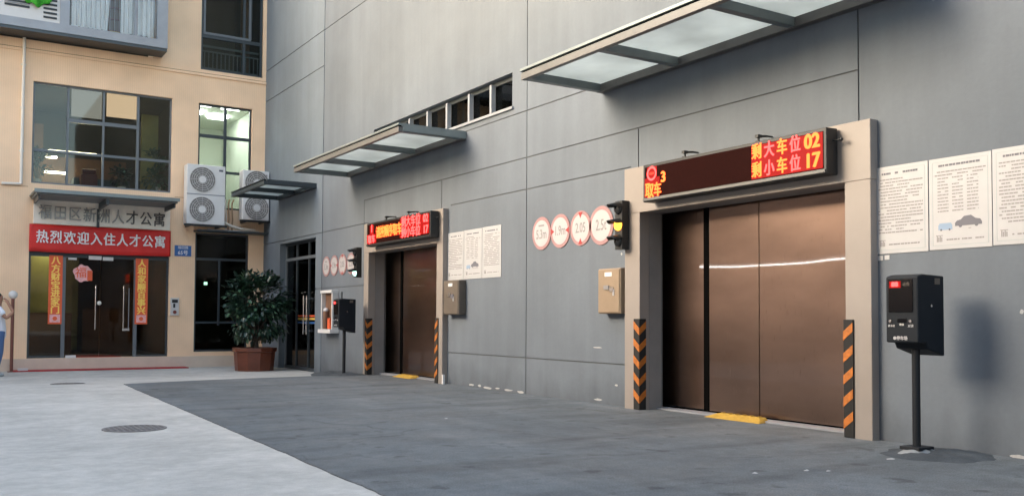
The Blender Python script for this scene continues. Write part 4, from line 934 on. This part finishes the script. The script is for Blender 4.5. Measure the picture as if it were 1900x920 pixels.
for i in range(46):
    a_ = random.uniform(0, 6.283); zz = random.uniform(-.85, .9); rr_ = math.sqrt(max(1-zz*zz, 0))*random.uniform(.75, 1.05)
    tp = (cen[0]+.60*rr_*math.cos(a_), cen[1]+.58*rr_*math.sin(a_), cen[2]+.86*zz*random.uniform(.85, 1.08)+.02)
    tips.append((tp, random.uniform(.07, .12)))
    mid = (cen[0]+(tp[0]-cen[0])*.4, cen[1]+(tp[1]-cen[1])*.4, .5+(tp[2]-.5)*.6)
    c.tube((6.55+random.uniform(-.03, .03), 21.8, .5), mid, .016, M['bark'], .01, 6); c.tube(mid, tp, .01, M['bark'], .004, 6)
for k in range(4): c.tube((6.55+.08*math.cos(k*1.6), 21.8+.08*math.sin(k*1.6), .34), (6.55+.02*math.cos(k*2), 21.8, 1.0), .028, M['bark'], .018, 8)
c.build('trunk', t)
for _ in range(14): tips.append(((cen[0]+random.uniform(-.25, .25), cen[1]+random.uniform(-.25, .25), cen[2]+random.uniform(-.6, .4)), .16))
leaf_cloud(tips, 2700, .132, [M['leaf'], M['leaf2']], cen).build('foliage', t)
for x, y, z, s_, lb in ((2.12, 24.45, 4.2, 1.0, 'dark leafy pot plant inside the window over the entrance, left end'), (4.82, 24.5, 4.2, 1.35, 'tall green pot plant inside the window over the entrance, right end'), (3.98, 24.4, 4.2, .5, 'small plant on the inner sill over the entrance, right of centre')):
    t = empty('window_plant', (x, y, z), lb, 'pot plant', 'pot plants inside the window')
    c = MB(); c.tube((x, y, z), (x, y, z+.14*s_**.5), .07, M['white'], .10, 14); c.build('pot', t)
    tp = [((x+random.uniform(-.16, .16)*s_, y+random.uniform(-.12, .12), z+.2+random.uniform(0, .62)*s_), .06) for _ in range(12)]
    c = MB()
    for q, _ in tp: c.tube((x, y, z+.1), q, .008, M['bark'], .004, 5)
    c.build('stem', t)
    leaf_cloud(tp, int(220*s_), .13, [M['leaf'] if s_ < 1.2 else M['leaf2'], M['leaf2']], (x, y, z+.3)).build('foliage', t)

# ------------------------------------------------------------------ person at the left edge
def skin(name, parent, pts, edges, rad, mm, sub=2, root=0):
    me = bpy.data.meshes.new('k'); org = world_of(parent); me.from_pydata([tuple(Vector(p)-org) for p in pts], edges, [])
    o = bpy.data.objects.new(name, me); COL.objects.link(o); sk = o.modifiers.new('s', 'SKIN'); o.modifiers.new('u', 'SUBSURF').levels = sub; sk.use_smooth_shade = True
    for i, r_ in enumerate(rad):
        v = me.skin_vertices[0].data[i]; v.radius = (r_, r_) if not isinstance(r_, tuple) else r_; v.use_root = (i == root)
    dg = bpy.context.evaluated_depsgraph_get(); nm = bpy.data.meshes.new_from_object(o.evaluated_get(dg)); bpy.data.objects.remove(o); bpy.data.meshes.remove(me)
    nm.materials.clear(); nm.materials.append(mm); nm.polygons.foreach_set('use_smooth', [True]*len(nm.polygons)); nm.name = name
    o = bpy.data.objects.new(name, nm); COL.objects.link(o); o.parent = parent; return o
px, py, gz_ = 1.24, 22.0, -.14
t = empty('person', (px, py, gz_), 'person in white shirt and blue jeans, one hand raised to the head', 'person')
def Pp(x, y, z): return (px+x, py+y, gz_+z)
# facing +X; their right arm (towards the camera, -Y) is bent with the hand at the face, as is seen from the lane
pts = [Pp(0, 0, .95), Pp(0, 0, 1.12), Pp(.01, 0, 1.30), Pp(0, 0, 1.42), Pp(.01, 0, 1.50), Pp(.015, 0, 1.60), Pp(.02, 0, 1.71),
       Pp(0, -.17, 1.39), Pp(.14, -.24, 1.20), Pp(.27, -.22, 1.33), Pp(.17, -.15, 1.52), Pp(.145, -.13, 1.58),
       Pp(0, .17, 1.39), Pp(-.03, .23, 1.13), Pp(.04, .23, .90), Pp(.06, .23, .82),
       Pp(.02, -.09, .88), Pp(.04, -.10, .50), Pp(-.03, -.10, .09), Pp(.10, -.11, .04), Pp(-.03, .09, .88), Pp(.02, .10, .50), Pp(-.06, .10, .09), Pp(.07, .11, .04)]
ed = [(0, 1), (1, 2), (2, 3), (3, 4), (4, 5), (5, 6), (2, 7), (7, 8), (8, 9), (9, 10), (10, 11), (2, 12), (12, 13), (13, 14), (14, 15), (0, 16), (16, 17), (17, 18), (18, 19), (0, 20), (20, 21), (21, 22), (22, 23)]
rd = [.10, .10, .12, .06, .052, .088, .07, .055, .042, .036, .03, .035, .055, .042, .032, .035, .085, .056, .038, .035, .085, .056, .038, .035]
body = skin('body', t, pts, ed, rd, M['skin'])
# face features
c = MB(); hx, hy, hz = px+.015, py, gz_+1.615
c.ball((hx+.098, hy, hz-.01), .016, M['skin'], 6, (1.2, .8, 1.3)); c.build('nose', t)
for s_ in (-1, 1):
    c = MB(); c.ball((hx+.078, hy+s_*.032, hz+.022), .011, M['white'], 6); c.ball((hx+.087, hy+s_*.032, hz+.022), .006, M['hair'], 6); c.build('eye', t)
    c = MB(); c.ball((hx-.005, hy+s_*.088, hz), .024, M['skin'], 6, (.7, .4, 1.2)); c.build('ear', t)
c = MB(); c.ball((hx+.082, hy, hz-.052), .018, M['chair'], 6, (.5, 1.3, .35)); c.build('mouth', t)
skin('hair', t, [Pp(-.03, 0, 1.60), Pp(-.025, 0, 1.68), Pp(.02, 0, 1.74)], [(0, 1), (1, 2)], [.085, .10, .075], M['hair'])
skin('shirt', t, [Pp(0, 0, .70), Pp(0, 0, .96), Pp(.0, 0, 1.15), Pp(.01, 0, 1.30), Pp(0, 0, 1.41), Pp(0, -.17, 1.385), Pp(.10, -.22, 1.26), Pp(0, .17, 1.385), Pp(-.02, .215, 1.24)],
     [(0, 1), (1, 2), (2, 3), (3, 4), (3, 5), (5, 6), (3, 7), (7, 8)], [.19, .175, .155, .16, .085, .075, .07, .075, .07], M['shirt'])
skin('jeans', t, [Pp(0, 0, 1.05), Pp(.02, -.09, .86), Pp(.04, -.10, .50), Pp(-.03, -.10, .12), Pp(-.03, .09, .86), Pp(.02, .10, .50), Pp(-.06, .10, .12)], [(0, 1), (1, 2), (2, 3), (0, 4), (4, 5), (5, 6)], [.15, .115, .082, .066, .115, .082, .066], M['jeans'])
for yy, xx in ((-.11, -.03), (.10, -.06)):
    skin('shoe', t, [Pp(xx-.03, yy, .045), Pp(xx+.06, yy, .045), Pp(xx+.17, yy, .035)], [(0, 1), (1, 2)], [.045, .048, .036], M['shoe'])
# five fingers against the temple
for k in range(4):
    o_ = (.165, -.14+.0, 1.545); skin('finger', t, [Pp(.165-.010*k, -.155+.012*k, 1.56), Pp(.14-.008*k, -.125+.014*k, 1.60), Pp(.105-.004*k, -.10+.012*k, 1.61-.002*k)], [(0, 1), (1, 2)], [.010, .009, .008], M['skin'], 1)
skin('thumb', t, [Pp(.16, -.13, 1.53), Pp(.13, -.10, 1.54), Pp(.105, -.085, 1.56)], [(0, 1), (1, 2)], [.012, .010, .009], M['skin'], 1)
t = empty('bollard_lamp', (1.62, 23.6, -.14), 'thin brown post with a white ball top beside the person', 'post')
c = MB(); c.tube((1.62, 23.6, -.14), (1.62, 23.6, 1.50), .035, M['postbrown']); c.disc((1.62, 23.6, -.14), (0, 0, 1), .08, M['postbrown'], .02, 16); c.build('post', t)
c = MB(); c.ball((1.62, 23.6, 1.585), .095, M['white'], 12); c.build('ball', t)
c = MB(); c.box(1.75, 1.95, 23.56, 23.66, -.114, -.06, M['offwhite']); tag(c.build('stone_block', loc=(1.85, 23.6, -.11)), 'small pale block on the red carpet by the brown post', 'block')

# ------------------------------------------------------------------ the street out of frame (seen in reflections, shades the lane)
t = empty('opposite_building', (-5, 6, 0), 'low brown building across the lane with a white ledge and strip lamps', 'building')
F = [(-12, 24, .0, 1.3, -.02, M['opplow'])]
for i in range(8): F.append((-10+i*4.2, -8+i*4.2, 3.5, 4.9, .12, M['winframe']))
def O_(u, v, d): return (-5-d, u, v)
c = MB(); relief(c, F, -12, 24, -.3, 5.6, O_, M['opp']); c.build('wall', t)
c = MB(); c.box(-8.9, -5.2, -12, 23.9, -.3, 5.5, M['opp']); c.box(-8.9, -4.9, -12.1, 23.9, 5.6, 5.75, M['opplow']); c.build('roof', t)
c = MB(); c.box(-5, -4.7, -12, 23.9, 2.76, 2.82, M['oppwhite']); lo = c.build('ledge', t)
c = MB()
for i in range(17): c.tube((-4.78, -11+i*2.0, 2.70), (-4.78, -9.03+i*2.0, 2.70), .022, M['striplamp'], seg=8)
c.build('tube_lamp', lo)
t = empty('tall_shade_block', (-9, -4, 0), 'unseen tall brown block behind the low building, added to shade the near wall', 'building')
c = MB(); c.box(-24, -8.95, -12.1, 8, -.3, 22, M['opp']); c.build('wall', t)  # added out of view to keep sky light off the near wall
c = MB(); c.box(-24.1, -8.8, -12.2, 8.1, 22, 22.3, M['oppwhite']); c.build('roof', t)
t = empty('rear_building', (0, -26, 0), 'pale three storey building closing the lane behind the camera', 'building')
F = [(-38+i*3.4, -36.4+i*3.4, 1.2+j*3.1, 2.9+j*3.1, .1, M['winframe']) for i in range(24) for j in range(3)]
def B_(u, v, d): return (u, -30-d, v)
c = MB(); relief(c, F, -40, 44, -.3, 11, B_, M['opplow']); c.build('wall', t)
c = MB(); c.box(-40, 44, -45, -30.2, -.3, 11, M['opplow']); c.build('roof', t)
